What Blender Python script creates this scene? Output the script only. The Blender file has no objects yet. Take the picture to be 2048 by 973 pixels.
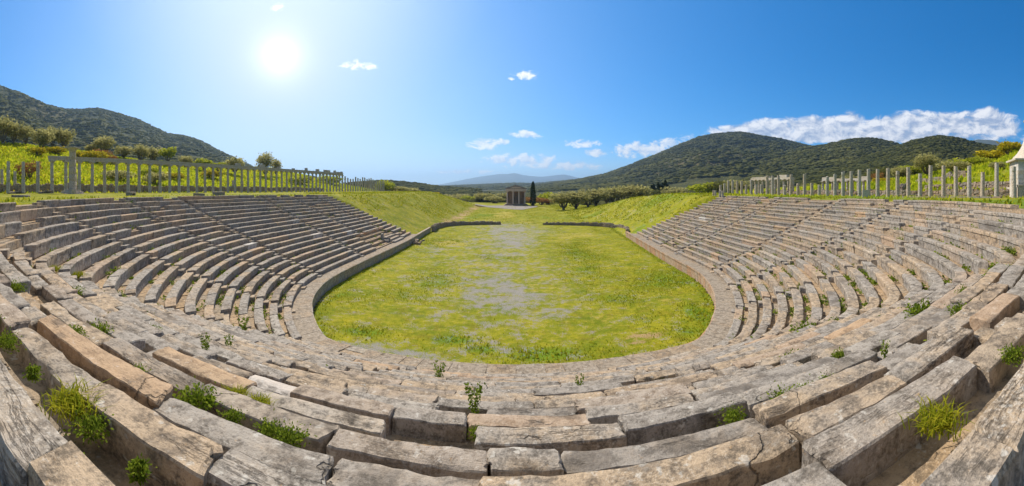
import bpy, math, random
import numpy as np
from mathutils import Vector, noise
R = math.radians
rnd = random.Random(7)
nrs = np.random.RandomState(11)
scene = bpy.context.scene
col = scene.collection
F, YH, EYE = 800.0, 375.0, 7.5          # panorama: pixels per radian, horizon line, eye height above the lawn

# ------------------------------------------------------------------ helpers
def az(px): return (px - 1024.0) / F
def pos(px, r): return (r * math.sin(az(px)), r * math.cos(az(px)))
def zat(py, r): return EYE - (py - YH) / F * r
def project(x, y, z):
    r = math.hypot(x, y)
    return 1024 + F * math.atan2(x, y), YH + F * (EYE - z) / max(r, 1e-3)
def fbm(x, y, z=0.0, o=4): return noise.fractal(Vector((x, y, z)), 0.9, 2.0, o, noise_basis='PERLIN_ORIGINAL')
def sstep(a, b, v):
    t = min(1, max(0, (v - a) / (b - a))); return t * t * (3 - 2 * t)
ORD = ['zeroth', 'first', 'second', 'third', 'fourth', 'fifth', 'sixth', 'seventh', 'eighth', 'ninth', 'tenth', 'eleventh', 'twelfth',
       'thirteenth', 'fourteenth', 'fifteenth', 'sixteenth', 'seventeenth', 'eighteenth', 'nineteenth', 'twentieth']
TENS = {20: 'twenty', 30: 'thirty', 40: 'forty', 50: 'fifty', 60: 'sixty'}
def ordinal(n):
    if n <= 20: return ORD[n]
    if n % 10 == 0: return TENS[n][:-1] + 'ieth'
    return TENS[n // 10 * 10] + '-' + ORD[n % 10]

def tag(o, label=None, cat=None, group=None, kind=None):
    if label: o['label'] = label
    if cat: o['category'] = cat
    if group: o['group'] = group
    if kind: o['kind'] = kind
    return o
def empty(name, loc, rz=0.0):
    o = bpy.data.objects.new(name, None); col.objects.link(o)
    o.location = loc; o.rotation_euler = (0, 0, rz); o.empty_display_size = 0.2
    return o
def mk(name, verts, faces, mat, parent=None, base=None, fattr=None, vattr=None, smooth=None):
    """one mesh object; base = world point that becomes its origin"""
    v = np.asarray(verts, dtype=np.float64).reshape(-1, 3)
    if base is not None: v = v - np.array(base)
    me = bpy.data.meshes.new(name)
    if isinstance(faces, np.ndarray):
        nf, k = faces.shape
        me.vertices.add(len(v)); me.vertices.foreach_set('co', v.astype(np.float32).ravel())
        me.loops.add(nf * k); me.loops.foreach_set('vertex_index', faces.astype(np.int32).ravel())
        me.polygons.add(nf); me.polygons.foreach_set('loop_start', np.arange(0, nf * k, k, dtype=np.int32))
        me.update(calc_edges=True)
    else:
        me.from_pydata([tuple(p) for p in v], [], faces)
    if fattr:
        for n, vals in fattr.items():
            a = me.attributes.new(n, 'FLOAT', 'FACE'); a.data.foreach_set('value', np.asarray(vals, dtype=np.float32))
    if vattr:
        for n, vals in vattr.items():
            a = me.attributes.new(n, 'FLOAT', 'POINT'); a.data.foreach_set('value', np.asarray(vals, dtype=np.float32))
    me.materials.append(mat)
    if smooth is not None:
        me.polygons.foreach_set('use_smooth', [True] * len(me.polygons))
        if smooth < 3: me.set_sharp_from_angle(angle=smooth)
    me.validate()
    o = bpy.data.objects.new(name, me); col.objects.link(o)
    if base is not None: o.location = base
    if parent is not None: o.parent = parent
    return o
class MB:
    """collects shapes for one mesh"""
    def __init__(s): s.v = []; s.f = []; s.t = []
    def add(s, v, f, t=0.5):
        b = len(s.v); s.v += [tuple(p) for p in v]; s.f += [[i + b for i in q] for q in f]; s.t += [t] * len(f)
    def box(s, c, d, rz=0.0, t=0.5, jit=0.0, taper=1.0):
        cx, cy, cz = c; ca, sa = math.cos(rz), math.sin(rz); P = []
        for k, (sx, sy, sz) in enumerate([(-1,-1,0),(1,-1,0),(1,1,0),(-1,1,0),(-1,-1,1),(1,-1,1),(1,1,1),(-1,1,1)]):
            q = taper if sz else 1.0
            x, y, z = sx*d[0]/2*q + rnd.uniform(-jit,jit), sy*d[1]/2*q + rnd.uniform(-jit,jit), sz*d[2] + rnd.uniform(-jit,jit)
            P.append((cx + x*ca - y*sa, cy + x*sa + y*ca, cz + z))
        s.add(P, [[3,2,1,0],[4,5,6,7],[0,1,5,4],[1,2,6,5],[2,3,7,6],[3,0,4,7]], t)
    def lathe(s, c, prof, n=16, t=0.5, flute=0.0, lean=(0,0)):
        P = []; Fc = []
        for (r, z) in prof:
            for i in range(n):
                a = 2*math.pi*i/n; rr = r*(1 - flute*(i % 2))
                P.append((c[0] + rr*math.cos(a) + lean[0]*z, c[1] + rr*math.sin(a) + lean[1]*z, c[2] + z))
        for j in range(len(prof)-1):
            for i in range(n):
                k = (i+1) % n; Fc.append([j*n+i, j*n+k, (j+1)*n+k, (j+1)*n+i])
        Fc.append(list(range(n-1,-1,-1))); Fc.append([(len(prof)-1)*n+i for i in range(n)])
        s.add(P, Fc, t)
    def tube(s, pts, rads, n=6, t=0.5):
        P = []; Fc = []
        for j, p in enumerate(pts):
            p = Vector(p); a = Vector(pts[max(0,j-1)]); b = Vector(pts[min(len(pts)-1,j+1)])
            d = (b-a).normalized(); u = d.orthogonal().normalized(); w = d.cross(u)
            for i in range(n):
                g = 2*math.pi*i/n; P.append(p + (u*math.cos(g) + w*math.sin(g))*rads[j])
        for j in range(len(pts)-1):
            for i in range(n):
                k = (i+1) % n; Fc.append([j*n+i, j*n+k, (j+1)*n+k, (j+1)*n+i])
        Fc.append(list(range(n-1,-1,-1))); Fc.append([(len(pts)-1)*n+i for i in range(n)])
        s.add(P, Fc, t)
    def build(s, name, mat, parent=None, base=None, smooth=None):
        return mk(name, s.v, s.f, mat, parent, base, fattr={'tone': s.t}, smooth=smooth)

# ------------------------------------------------------------------ materials
class X:
    """tiny expression layer over shader math nodes"""
    def __init__(s, nt, so): s.nt, s.s = nt, so
    def _m(s, op, *a):
        n = s.nt.nodes.new('ShaderNodeMath'); n.operation = op
        for i, v in enumerate((s,) + a):
            if isinstance(v, X): s.nt.links.new(v.s, n.inputs[i])
            else: n.inputs[i].default_value = v
        return X(s.nt, n.outputs[0])
    def __add__(s, o): return s._m('ADD', o)
    __radd__ = __add__
    def __mul__(s, o): return s._m('MULTIPLY', o)
    __rmul__ = __mul__
    def __sub__(s, o): return s._m('SUBTRACT', o)
    def __rsub__(s, o): return (s * -1.0) + o
    def __truediv__(s, o): return s._m('DIVIDE', o)
    def pw(s, o): return s._m('POWER', o)
    def mx(s, o): return s._m('MAXIMUM', o)
    def mn(s, o): return s._m('MINIMUM', o)
    def sq(s): return s * s
    def exp(s): return s._m('EXPONENT')
    def atan2(s, o): return s._m('ARCTAN2', o)
    def sqrt(s): return s._m('SQRT')
    def clamp(s): return s.mx(0.0).mn(1.0)
    def step(s, a, b):
        n = s.nt.nodes.new('ShaderNodeMapRange'); n.interpolation_type = 'SMOOTHSTEP'
        n.inputs['From Min'].default_value = a; n.inputs['From Max'].default_value = b
        s.nt.links.new(s.s, n.inputs['Value']); return X(s.nt, n.outputs['Result'])
def tnoise(nt, vec, scale, detail=4.0, rough=0.55, dist=0.0):
    n = nt.nodes.new('ShaderNodeTexNoise'); n.inputs['Scale'].default_value = scale
    n.inputs['Detail'].default_value = detail; n.inputs['Roughness'].default_value = rough; n.inputs['Distortion'].default_value = dist
    nt.links.new(vec, n.inputs['Vector']); return X(nt, n.outputs['Fac'])
def vscale(nt, vec, sc):
    n = nt.nodes.new('ShaderNodeVectorMath'); n.operation = 'MULTIPLY'; n.inputs[1].default_value = sc
    nt.links.new(vec, n.inputs[0]); return n.outputs[0]
def mixc(nt, fac, a, b):
    n = nt.nodes.new('ShaderNodeMix'); n.data_type = 'RGBA'
    for v, k in ((fac, 0), (a, 6), (b, 7)):
        if isinstance(v, X): nt.links.new(v.s, n.inputs[k])
        elif hasattr(v, 'is_output'): nt.links.new(v, n.inputs[k])
        elif k == 0: n.inputs[0].default_value = v
        else: n.inputs[k].default_value = (*v, 1)
    return n.outputs[2]
def attr(nt, name):
    n = nt.nodes.new('ShaderNodeAttribute'); n.attribute_name = name; return X(nt, n.outputs['Fac'])
def new_mat(name, rough=0.9):
    m = bpy.data.materials.new(name); m.use_nodes = True; nt = m.node_tree
    b = nt.nodes['Principled BSDF']; b.inputs['Roughness'].default_value = rough
    b.inputs['Specular IOR Level'].default_value = 0.12
    g = nt.nodes.new('ShaderNodeNewGeometry')
    return m, nt, b, g.outputs['Position']
def bump(nt, b, h, strength, dist):
    n = nt.nodes.new('ShaderNodeBump'); n.inputs['Strength'].default_value = strength; n.inputs['Distance'].default_value = dist
    nt.links.new(h.s, n.inputs['Height']); nt.links.new(n.outputs[0], b.inputs['Normal'])
def setc(nt, b, c): nt.links.new(c, b.inputs['Base Color'])

def stone_mat(name, grey, tan, dark, fine=1.0, crack=True, warm=0.0):
    m, nt, b, P = new_mat(name, 0.88)
    t = attr(nt, 'tone')
    n1 = tnoise(nt, P, 1.3, 5, 0.6); n2 = tnoise(nt, P, 7.0, 6, 0.65); n3 = tnoise(nt, P, 38.0, 4, 0.7)
    k = (t * 1.1 + (n1 - 0.5) * 2.2 + (n2 - 0.5) * 0.9 + warm).step(0.12, 0.95)
    c = mixc(nt, k, grey, tan)
    c = mixc(nt, (n2 * 0.6 + n3 * 0.4).step(0.56, 0.36) * 0.85, c, dark)              # dark weathering blotches
    c = mixc(nt, (n3 * 0.55 + n1 * 0.45).step(0.55, 0.66) * 0.5, c, (0.60, 0.57, 0.52))   # pale lichen
    n6 = tnoise(nt, P, 85.0, 2, 0.6); c = mixc(nt, n6.step(.60, .72) * .55, c, dark)
    n7 = tnoise(nt, P, 11.0, 3, 0.5); c = mixc(nt, n7.step(.63, .70) * .6, c, (.60, .58, .54))
    n4 = tnoise(nt, P, 17.0, 3, 0.6)
    c = mixc(nt, n4.step(0.66, 0.72) * 0.35, c, (0.42, 0.25, 0.10))                   # ochre lichen specks
    c = mixc(nt, t.step(1.2, 1.3) * 0.75, c, (0.62, 0.61, 0.60))                      # restored pale marble (tone > 1.2)
    h = n2 * 0.55 + n3 * 0.30 + n1 * 0.5
    if crack:
        sx = nt.nodes.new('ShaderNodeSeparateXYZ'); nt.links.new(P, sx.inputs[0])
        cv = nt.nodes.new('ShaderNodeCombineXYZ'); bu, bn = attr(nt, 'along'), attr(nt, 'across')
        nt.links.new((bu * 0.9).s, cv.inputs[0]); nt.links.new((bn * 4.2 + X(nt, sx.outputs[2]) * 5.0).s, cv.inputs[1]); nt.links.new((t * 7.0).s, cv.inputs[2])
        sa = tnoise(nt, cv.outputs[0], 1.3, 7, 0.68, 0.25)
        def blk(k_, o_):
            q_ = nt.nodes.new('ShaderNodeCombineXYZ'); nt.links.new((bn * k_ + o_).s, q_.inputs[0]); return tnoise(nt, q_.outputs[0], 1.0, 1)
        r1, r2, r3 = blk(.173, 3.0), blk(.091, 40.0), blk(.131, 80.0)
        c = mixc(nt, r1.step(.52, .70) * .55, c, (tan[0] * 1.12, tan[1] * .92, tan[2] * .74))
        c = mixc(nt, r2.step(.52, .68) * .45, c, (grey[0] * .62, grey[1] * .63, grey[2] * .66))
        c = mixc(nt, r3.step(.55, .72) * .45 * n2.step(.35, .6), c, (.56, .52, .46))
        c = mixc(nt, (tnoise(nt, P, 2.6, 5, .65) + r2 * .5 - .25).step(.52, .64) * .55, c, (dark[0] * 1.2, dark[1] * 1.2, dark[2] * 1.25))
        c = mixc(nt, sa.step(0.48, 0.28) * r1.step(.45, .66) * 0.28, c, dark)
        c = mixc(nt, sa.step(0.60, 0.74) * 0.35, c, (0.55, 0.50, 0.44))
        dd = (sa - 0.5); ln = (dd * dd).step(0.0002, 0.0) * n1.step(0.48, 0.60) * r3.step(.42, .55)
        c = mixc(nt, ln * 0.45, c, (0.06, 0.05, 0.04)); h = h + sa * 0.35 - ln * 0.2
    if crack:
        v = nt.nodes.new('ShaderNodeTexVoronoi'); v.feature = 'DISTANCE_TO_EDGE'; v.inputs['Scale'].default_value = 0.62
        ad = nt.nodes.new('ShaderNodeVectorMath'); ad.operation = 'ADD'
        nz = nt.nodes.new('ShaderNodeTexNoise'); nz.inputs['Scale'].default_value = 1.8; nz.inputs['Detail'].default_value = 5
        nt.links.new(P, nz.inputs['Vector']); nt.links.new(P, ad.inputs[0]); nt.links.new(nz.outputs['Color'], ad.inputs[1])
        nt.links.new(ad.outputs[0], v.inputs['Vector'])
        cr = X(nt, v.outputs['Distance']).step(0.009, 0.0) * tnoise(nt, P, 0.8, 2).step(0.52, 0.62)
        c = mixc(nt, cr * 0.6, c, (0.06, 0.05, 0.04)); h = h - cr * 0.5
    setc(nt, b, c); bump(nt, b, h, 0.9, 0.035 * fine)
    return m
M = {}
M['stone'] = stone_mat('weathered_limestone', (0.36, 0.328, 0.295), (0.465, 0.36, 0.255), (0.088, 0.076, 0.063))
M['paving'] = stone_mat('terrace_limestone', (0.34, 0.29, 0.235), (0.43, 0.31, 0.195), (0.12, 0.095, 0.07), warm=0.0)
M['wall'] = stone_mat('podium_limestone', (0.40, 0.365, 0.315), (0.46, 0.37, 0.26), (0.12, 0.10, 0.085))
M['redwall'] = stone_mat('reddish_podium_stone', (0.50, 0.38, 0.28), (0.52, 0.30, 0.17), (0.20, 0.13, 0.09))
M['column'] = stone_mat('column_limestone', (0.50, 0.46, 0.405), (0.53, 0.44, 0.345), (0.12, 0.105, 0.085), crack=False)
M['rubble'] = stone_mat('rubble_stone', (0.31, 0.28, 0.24), (0.37, 0.27, 0.19), (0.07, 0.06, 0.05), crack=False)
M['temple'] = stone_mat('brown_temple_stone', (0.44, 0.31, 0.21), (0.50, 0.33, 0.20), (0.14, 0.09, 0.06), crack=False)
M['temple_light'] = stone_mat('light_temple_stone', (0.66, 0.50, 0.37), (0.68, 0.48, 0.32), (0.30, 0.24, 0.18), crack=False)
M['marble'] = stone_mat('pale_marble', (0.58, 0.56, 0.53), (0.56, 0.48, 0.38), (0.30, 0.28, 0.25), crack=False)

def grass_mat(name, green, yellow, soil):
    """bare, dry, lush and flower masks come from the mesh; the grain from noise"""
    m, nt, b, P = new_mat(name, 0.95)
    n1 = tnoise(nt, P, 0.35, 4, 0.6); n2 = tnoise(nt, P, 2.2, 5, 0.7); n3 = tnoise(nt, P, 14.0, 4, 0.75)
    g = (n2 * 0.6 + n1 * 0.4 + n3 * 0.35)
    c = mixc(nt, g.step(0.50, 0.84), green, yellow)
    c = mixc(nt, (n3 - 0.5) * 1.0 + 0.2, c, (green[0] * 0.45, green[1] * 0.5, green[2] * 0.6))
    c = mixc(nt, tnoise(nt, P, 1.15, 5, .65).step(.50, .66) * .55, c, (.20, .165, .02))
    c = mixc(nt, tnoise(nt, P, .5, 4, .65).step(.52, .68) * .5, c, (.085, .15, .008))
    L = (attr(nt, 'lush') + (n2 - 0.5) * 1.4).step(0.35, 0.75)
    c = mixc(nt, L * 0.75, c, (0.10, 0.21, 0.010))
    D = (attr(nt, 'dry') + (n2 - 0.5) * 1.5 + (n3 - 0.5) * 0.8).step(0.35, 0.8)
    c = mixc(nt, D * 0.75, c, (0.42, 0.34, 0.07))
    Fl = (attr(nt, 'flower') + (n2 - 0.5) * 1.6 + (n3 - 0.5) * 1.2).step(0.4, 0.75)
    c = mixc(nt, Fl * 0.85, c, (0.62, 0.48, 0.02))
    Bm = (attr(nt, 'bare') * 0.62 + (n2 - 0.5) * 2.0 + (n3 - 0.5) * 3.0 + (n1 - 0.5) * 0.9 + (tnoise(nt, P, 0.85, 4, .6) - 0.5) * 2.2).step(0.36, 0.62)
    n5 = tnoise(nt, P, 30.0, 3, 0.7)
    c = mixc(nt, Bm * 0.85, c, mixc(nt, n5.step(0.35, 0.65), (0.19, 0.18, 0.195), (0.37, 0.35, 0.375)))
    S = (attr(nt, 'soil') + (n2 - 0.5) * 1.2 + (n3 - 0.5) * 0.8).step(0.4, 0.65)
    c = mixc(nt, S * 0.85, c, soil)
    setc(nt, b, c); bump(nt, b, n3 * 0.6 + n2 * 0.8, 1.0, 0.10)
    return m
M['grass'] = grass_mat('meadow_grass', (0.15, 0.20, 0.006), (0.45, 0.39, 0.018), (0.40, 0.27, 0.15))
def leaf_mat(name, a, bb, trans=0.35, back=None):
    m, nt, b, P = new_mat(name, 0.9)
    b.inputs['Specular IOR Level'].default_value = 0.05
    t = attr(nt, 'tone')
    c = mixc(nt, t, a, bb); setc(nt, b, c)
    tr = nt.nodes.new('ShaderNodeBsdfTranslucent'); nt.links.new(c, tr.inputs['Color'])
    mx = nt.nodes.new('ShaderNodeMixShader'); mx.inputs[0].default_value = trans
    nt.links.new(b.outputs[0], mx.inputs[1]); nt.links.new(tr.outputs[0], mx.inputs[2])
    nt.links.new(mx.outputs[0], nt.nodes['Material Output'].inputs['Surface'])
    return m
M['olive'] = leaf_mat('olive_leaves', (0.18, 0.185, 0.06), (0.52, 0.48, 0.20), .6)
M['bright'] = leaf_mat('spring_leaves', (0.20, 0.26, 0.02), (0.52, 0.52, 0.05), .5)
M['yellow'] = leaf_mat('broom_flowers', (0.22, 0.24, 0.02), (0.70, 0.52, 0.03))
M['russet'] = leaf_mat('russet_twigs', (0.22, 0.11, 0.04), (0.46, 0.25, 0.08))
M['cypress'] = leaf_mat('cypress_leaves', (0.022, 0.034, 0.012), (0.07, 0.09, 0.025), 0.15)
M['forest'] = leaf_mat('forest_leaves', (0.078, 0.092, 0.03), (0.215, 0.215, 0.062), 0.5)
M['meadow'] = leaf_mat('meadow_blades', (0.27, 0.36, 0.012), (0.62, 0.62, 0.035), 0.55)
M['weed'] = leaf_mat('weed_leaves', (0.075, 0.13, 0.012), (0.27, 0.34, 0.035), 0.4)
M['blade'] = leaf_mat('grass_blades', (0.16, 0.215, 0.010), (0.44, 0.41, 0.030), 0.5)
m, nt, b, P = new_mat('bark', 0.95); setc(nt, b, mixc(nt, tnoise(nt, P, 6, 5), (0.09, 0.075, 0.055), (0.22, 0.18, 0.13))); M['bark'] = m
def hill_mat(name, a, bb, cc, s):
    m, nt, b, P = new_mat(name, 1.0)
    n1 = tnoise(nt, P, s, 5, 0.6); n2 = tnoise(nt, P, s * 9, 5, 0.7); n3 = tnoise(nt, P, s * 60, 3, 0.7)
    c = mixc(nt, (n2 * 0.5 + n3 * 0.5).step(0.4, 0.62), a, bb)
    c = mixc(nt, (n1 + n2 * 0.5).step(0.78, 1.0) * 0.8, c, cc)
    setc(nt, b, c); bump(nt, b, n2 * 0.5 + n3, 1.0, 3.0)
    return m
M['hill'] = hill_mat('scrub_hillside', (0.045, 0.052, 0.02), (0.10, 0.105, 0.035), (0.16, 0.12, 0.06), 0.004)
M['far'] = hill_mat('far_mountain', (0.06, 0.075, 0.05), (0.10, 0.11, 0.07), (0.13, 0.13, 0.09), 0.0006)
m, nt, b, P = new_mat('gravel', 0.95); n1 = tnoise(nt, P, 1.2, 5); n3 = tnoise(nt, P, 25, 3, 0.7)
setc(nt, b, mixc(nt, (n1 * 0.5 + n3 * 0.5).step(0.35, 0.65), (0.22, 0.20, 0.19), (0.34, 0.31, 0.29))); bump(nt, b, n3, 0.6, 0.03); M['gravel'] = m

# ------------------------------------------------------------------ plan of the horseshoe
LEFT = [(-13.75, 55.5), (-13.5, 48), (-13.15, 41), (-13.25, 35), (-13.5, 29)]
CY = 25.5
POLAR = [(-90, 13.55), (-81, 13.7), (-71, 14.0), (-62, 14.2), (-55, 14.35), (-48, 14.45), (-41, 14.6), (-34, 14.8), (-26, 14.12), (-18, 13.62), (-10, 13.33), (0, 13.22), (10, 13.36), (18, 13.68), (26, 14.2), (33, 14.88), (41, 14.72), (51, 14.58), (63, 14.58), (72, 14.65), (82, 14.9), (90, 15.05)]
RIGHT = [(15.2, 28), (15.5, 32), (16.1, 37.5), (16.7, 43), (17.4, 49), (17.9, 53)]
# The horseshoe is drawn as near-circular arcs and then given its final, slightly flattened plan on the ground (heights untouched).
WL, WK, WS = 1.331, 1.63, 1.2270
def warp(x, y):
    th = np.arctan2(x, y); r = np.hypot(x, y); a = np.abs(th); m_ = np.minimum(a, WL)
    t = np.where(a < WL, WK * np.tan(m_ / 2), WK * math.tan(WL / 2) + (a - WL) * 1.028) * np.sign(th); r = r * WS * np.cos(m_ / 2) ** 2
    return r * np.sin(t), r * np.cos(t)
def unwarp(x, y):
    t = np.arctan2(x, y); r = np.hypot(x, y); a = np.abs(t); lim = WK * math.tan(WL / 2)
    th = np.where(a < lim, 2 * np.arctan(np.minimum(a, lim) / WK), WL + (a - lim) / 1.028); r = r / (WS * np.cos(np.minimum(th, WL) / 2) ** 2); th = th * np.sign(t)
    return r * np.sin(th), r * np.cos(th)
def warp1(x, y):
    th = math.atan2(x, y); r = math.hypot(x, y); a = abs(th); m_ = min(a, WL)
    t = WK * math.tan(a / 2) if a < WL else WK * math.tan(WL / 2) + (a - WL) * 1.028
    r *= WS * math.cos(m_ / 2) ** 2; t = math.copysign(t, th)
    return r * math.sin(t), r * math.cos(t)
ctrl = np.array(LEFT + [(r * math.sin(R(a)), CY - r * math.cos(R(a))) for a, r in POLAR] + RIGHT)
def resample(P, ds):
    d = np.r_[0, np.cumsum(np.hypot(*np.diff(P, axis=0).T))]
    s = np.arange(0, d[-1], ds)
    return np.c_[np.interp(s, d, P[:, 0]), np.interp(s, d, P[:, 1])]
def smooth(P, w):
    k = np.hanning(w + 2)[1:-1]; k /= k.sum(); h = w // 2
    Q = np.vstack([P[:1] + (P[0] - P[1]) * np.arange(h, 0, -1)[:, None], P, P[-1:] + (P[-1] - P[-2]) * np.arange(1, h + 1)[:, None]])
    return np.c_[np.convolve(Q[:, 0], k, 'valid'), np.convolve(Q[:, 1], k, 'valid')]
DS = 0.1
C0 = resample(smooth(resample(ctrl, DS), 25), DS)
T0 = np.gradient(C0, axis=0); T0 /= np.hypot(T0[:, 0], T0[:, 1])[:, None]
T0 = smooth(T0, 41); T0 /= np.hypot(T0[:, 0], T0[:, 1])[:, None]
N0 = np.c_[T0[:, 1], -T0[:, 0]]                     # outward normal (curve runs left-far -> near -> right-far)
NS = len(C0); SL = (NS - 1) * DS
if N0[NS // 2, 1] > 0: N0 = -N0
phi = np.degrees(np.arctan2(C0[:, 0], CY - C0[:, 1]))
rad = np.c_[np.sin(np.radians(phi)), -np.cos(np.radians(phi))]
kb = np.clip((C0[:, 1] - CY) / 4.0, 0, 1)[:, None]
NRM = N0.copy(); N0 = rad * (1 - kb) + N0 * kb; N0 /= np.hypot(N0[:, 0], N0[:, 1])[:, None]
near = np.where(C0[:, 1] < CY, np.cos(np.radians(np.clip(phi, -90, 90))), 0) ** 1.2
PATH, NR = 1.1, 19
def along(P_, V_):                                       # values given by direction from the centre of the curve, +-99 = the far ends
    I_ = [int(np.argmin(np.abs(phi - q) + 99 * (C0[:, 1] > CY + 1))) if abs(q) <= 90 else (0 if q < 0 else NS - 1) for q in P_]
    return smooth(np.c_[np.interp(np.arange(NS), I_, V_), np.zeros(NS)], 35)[:, 0]
AW = along((-99, -60, -34, -28, -22, -15, -8, 0, 8, 15, 22, 28, 33, 60, 99), (.72, .72, .712, .668, .638, .608, .587, .580, .587, .608, .636, .660, .700, .72, .72))        # row depth
ZTOP = along((-99, -89, -60, -34, -12, 0, 12, 32, 60, 89, 99), (6.25, 6.70, 6.85, 6.92, 6.55, 6.42, 6.55, 6.85, 6.72, 6.45, 6.2))
WC = np.where(C0[:, 1] < CY, np.exp(-(phi / 30.0) ** 2), 0)
Z1, BACK, DEP = 1.10, 0.15, 0.43
def off(k, i): return PATH + (k - 1) * AW[i]
def zrow(k, i): return Z1 + (k - 1) * (ZTOP[i] - Z1) / (NR - 1)
def at_s(s):
    i = min(NS - 2, max(0, int(s / DS))); f = s / DS - i
    g = lambda A: A[i] * (1 - f) + A[i + 1] * f
    return g(C0), g(N0), i
def row_pt(k, s, n=0.0):
    c, nn, i = at_s(s); f = min(1, max(0, s / DS - i))
    a = AW[i] * (1 - f) + AW[i + 1] * f; zt = ZTOP[i] * (1 - f) + ZTOP[i + 1] * f
    o = PATH + (k - 1) * a + n
    return *warp1(c[0] + nn[0] * o, c[1] + nn[1] * o), Z1 + (k - 1) * (zt - Z1) / (NR - 1)
def plan_at(s, n):
    c, nn, _ = at_s(s); return warp1(c[0] + nn[0] * n, c[1] + nn[1] * n)
def s_of_phi(p): return DS * int(np.argmin(np.abs(phi - p) + 1000 * (C0[:, 1] > CY + 1)))
def s_of_y(y, side):
    m = (np.sign(C0[:, 0]) == side) & (C0[:, 1] > CY - 2)
    j = np.where(m)[0]; return DS * int(j[np.argmin(np.abs(C0[j, 1] - y))])
S_END = [s_of_y(45.7, -1), s_of_y(45.6, 1)]
def sn(x, y):
    """(s, n) of world points relative to the podium edge, vectorised"""
    x, y = unwarp(np.atleast_1d(x), np.atleast_1d(y)); S = np.empty(len(x)); Nn = np.empty(len(x))
    for a in range(0, len(x), 2000):
        dx = x[a:a+2000, None] - C0[None, ::3, 0]; dy = y[a:a+2000, None] - C0[None, ::3, 1]
        j = np.argmin(dx * dx + dy * dy, axis=1) * 3; q = np.arange(len(j))
        yy, xx = y[a:a+2000], x[a:a+2000]; S[a:a+2000] = j * DS; Nn[a:a+2000] = dx[q, j // 3] * N0[j, 0] + dy[q, j // 3] * N0[j, 1]
        m_ = yy < CY
        if m_.any():
            ph = np.degrees(np.arctan2(xx[m_], CY - yy[m_])); ns_ = np.where(C0[:, 1] < CY + .2)[0]
            ss = np.interp(ph, phi[ns_], ns_); q_ = np.where(m_)[0] + a
            S[q_] = ss * DS; Nn[q_] = np.hypot(xx[m_], CY - yy[m_]) - np.interp(ss, np.arange(NS), np.hypot(C0[:, 0], CY - C0[:, 1]))
    return S, Nn
def floor_z(x, y):
    S, n = sn(x, y); i = np.clip((S / DS).astype(int), 0, NS - 1)
    k = np.floor((n - PATH - 0.08) / AW[i]) + 1
    z = np.where(k < 1, 0.8, Z1 + (np.minimum(k, NR) - 1) * (ZTOP[i] - Z1) / (NR - 1) - BACK)
    return np.where(n < 0, 0.0, z)
def hit_terrace(px, py):
    r = np.arange(1.0, 70, 0.02); x = r * math.sin(az(px)); y = r * math.cos(az(px)); z = EYE - (py - YH) / F * r
    h = np.where(z <= floor_z(x, y))[0]
    return (x[h[0]], y[h[0]], float(floor_z(x[h[0]:h[0]+1], y[h[0]:h[0]+1])[0])) if len(h) else None

# ------------------------------------------------------------------ terrain
def interp(v, a, b): return float(np.interp(v, a, b))
def plateau(x, y):
    """the land round the stadium, outside the seats and banks"""
    zl = interp(y, [0, 20, 60, 140, 200, 260], [6.6, 6.75, 6.5, 6.1, 2.0, -2.0]); zr = interp(y, [0, 20, 75, 135, 220], [6.5, 6.35, 6.2, 1.0, -1.5])
    if x < -50:
        cr = interp(y, [-40, 28, 46, 58, 75, 83, 115, 135, 162, 221, 300], [19, 18.4, 17.6, 16.2, 15.3, 14.6, 13.6, 15, 14, 9, 0])
        b = interp(y, [0, 20, 60, 140, 200, 260], [6.75, 6.85, 6.6, 6.2, 3.0, -2.0])
        t = min(1, (-x - 50) / 45); zl = b + (cr - b) * (t ** 1.15)
        zl += 0.5 * fbm(x * .05, y * .05, 3) * t * 2
    if x > 46:
        cr = interp(y, [-40, 10, 26, 37, 50, 75, 125, 200], [19, 17.5, 15.5, 12.2, 10.4, 8.0, 4.0, 0])
        t = min(1, (x - 46) / 39); zr = zr + (cr - zr) * (t ** 1.1) + 0.5 * fbm(x * .06, y * .06, 8) * t * 2
    w = sstep(-14, 14, x); z = zl * (1 - w) + zr * w
    far = max(y - 150, abs(x) - 150) / 110
    if far > 0: z = z * (1 - min(1, far)) + (-4.0) * min(1, far)
    return z
def ground_z(x, y, bank=False):
    p = plateau(x, y)
    if y > 56 or bank:                                      # grass banks and the lawn between them
        if x < 0:
            xb, cr = -13.6, interp(y, [56, 130, 165, 195], [6.35, 6.0, 3.6, 0]); t = (-x + xb) / 13.0
        else:
            xb = interp(y, [56, 78, 130], [17.2, 19.0, 15.0]); cr = interp(y, [56, 72, 92, 112, 132], [6.2, 6.25, 5.1, 2.6, 0]); t = (x - xb) / interp(y, [56, 100], [11.5, 10.5])
        t = min(1, max(0, t)); b = cr * (0.75 * t + 0.25 * t * t * (3 - 2 * t))
        o = sstep(26, 40, abs(x)); z = b * (1 - o) + p * o if abs(x) > 26 else b
        if y > 180:
            w = sstep(180, 260, y); z = z * (1 - w) + p * w
        return z + (0.10 * fbm(x * .3, y * .3) if t > 0.05 else 0.0)
    return p

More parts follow.
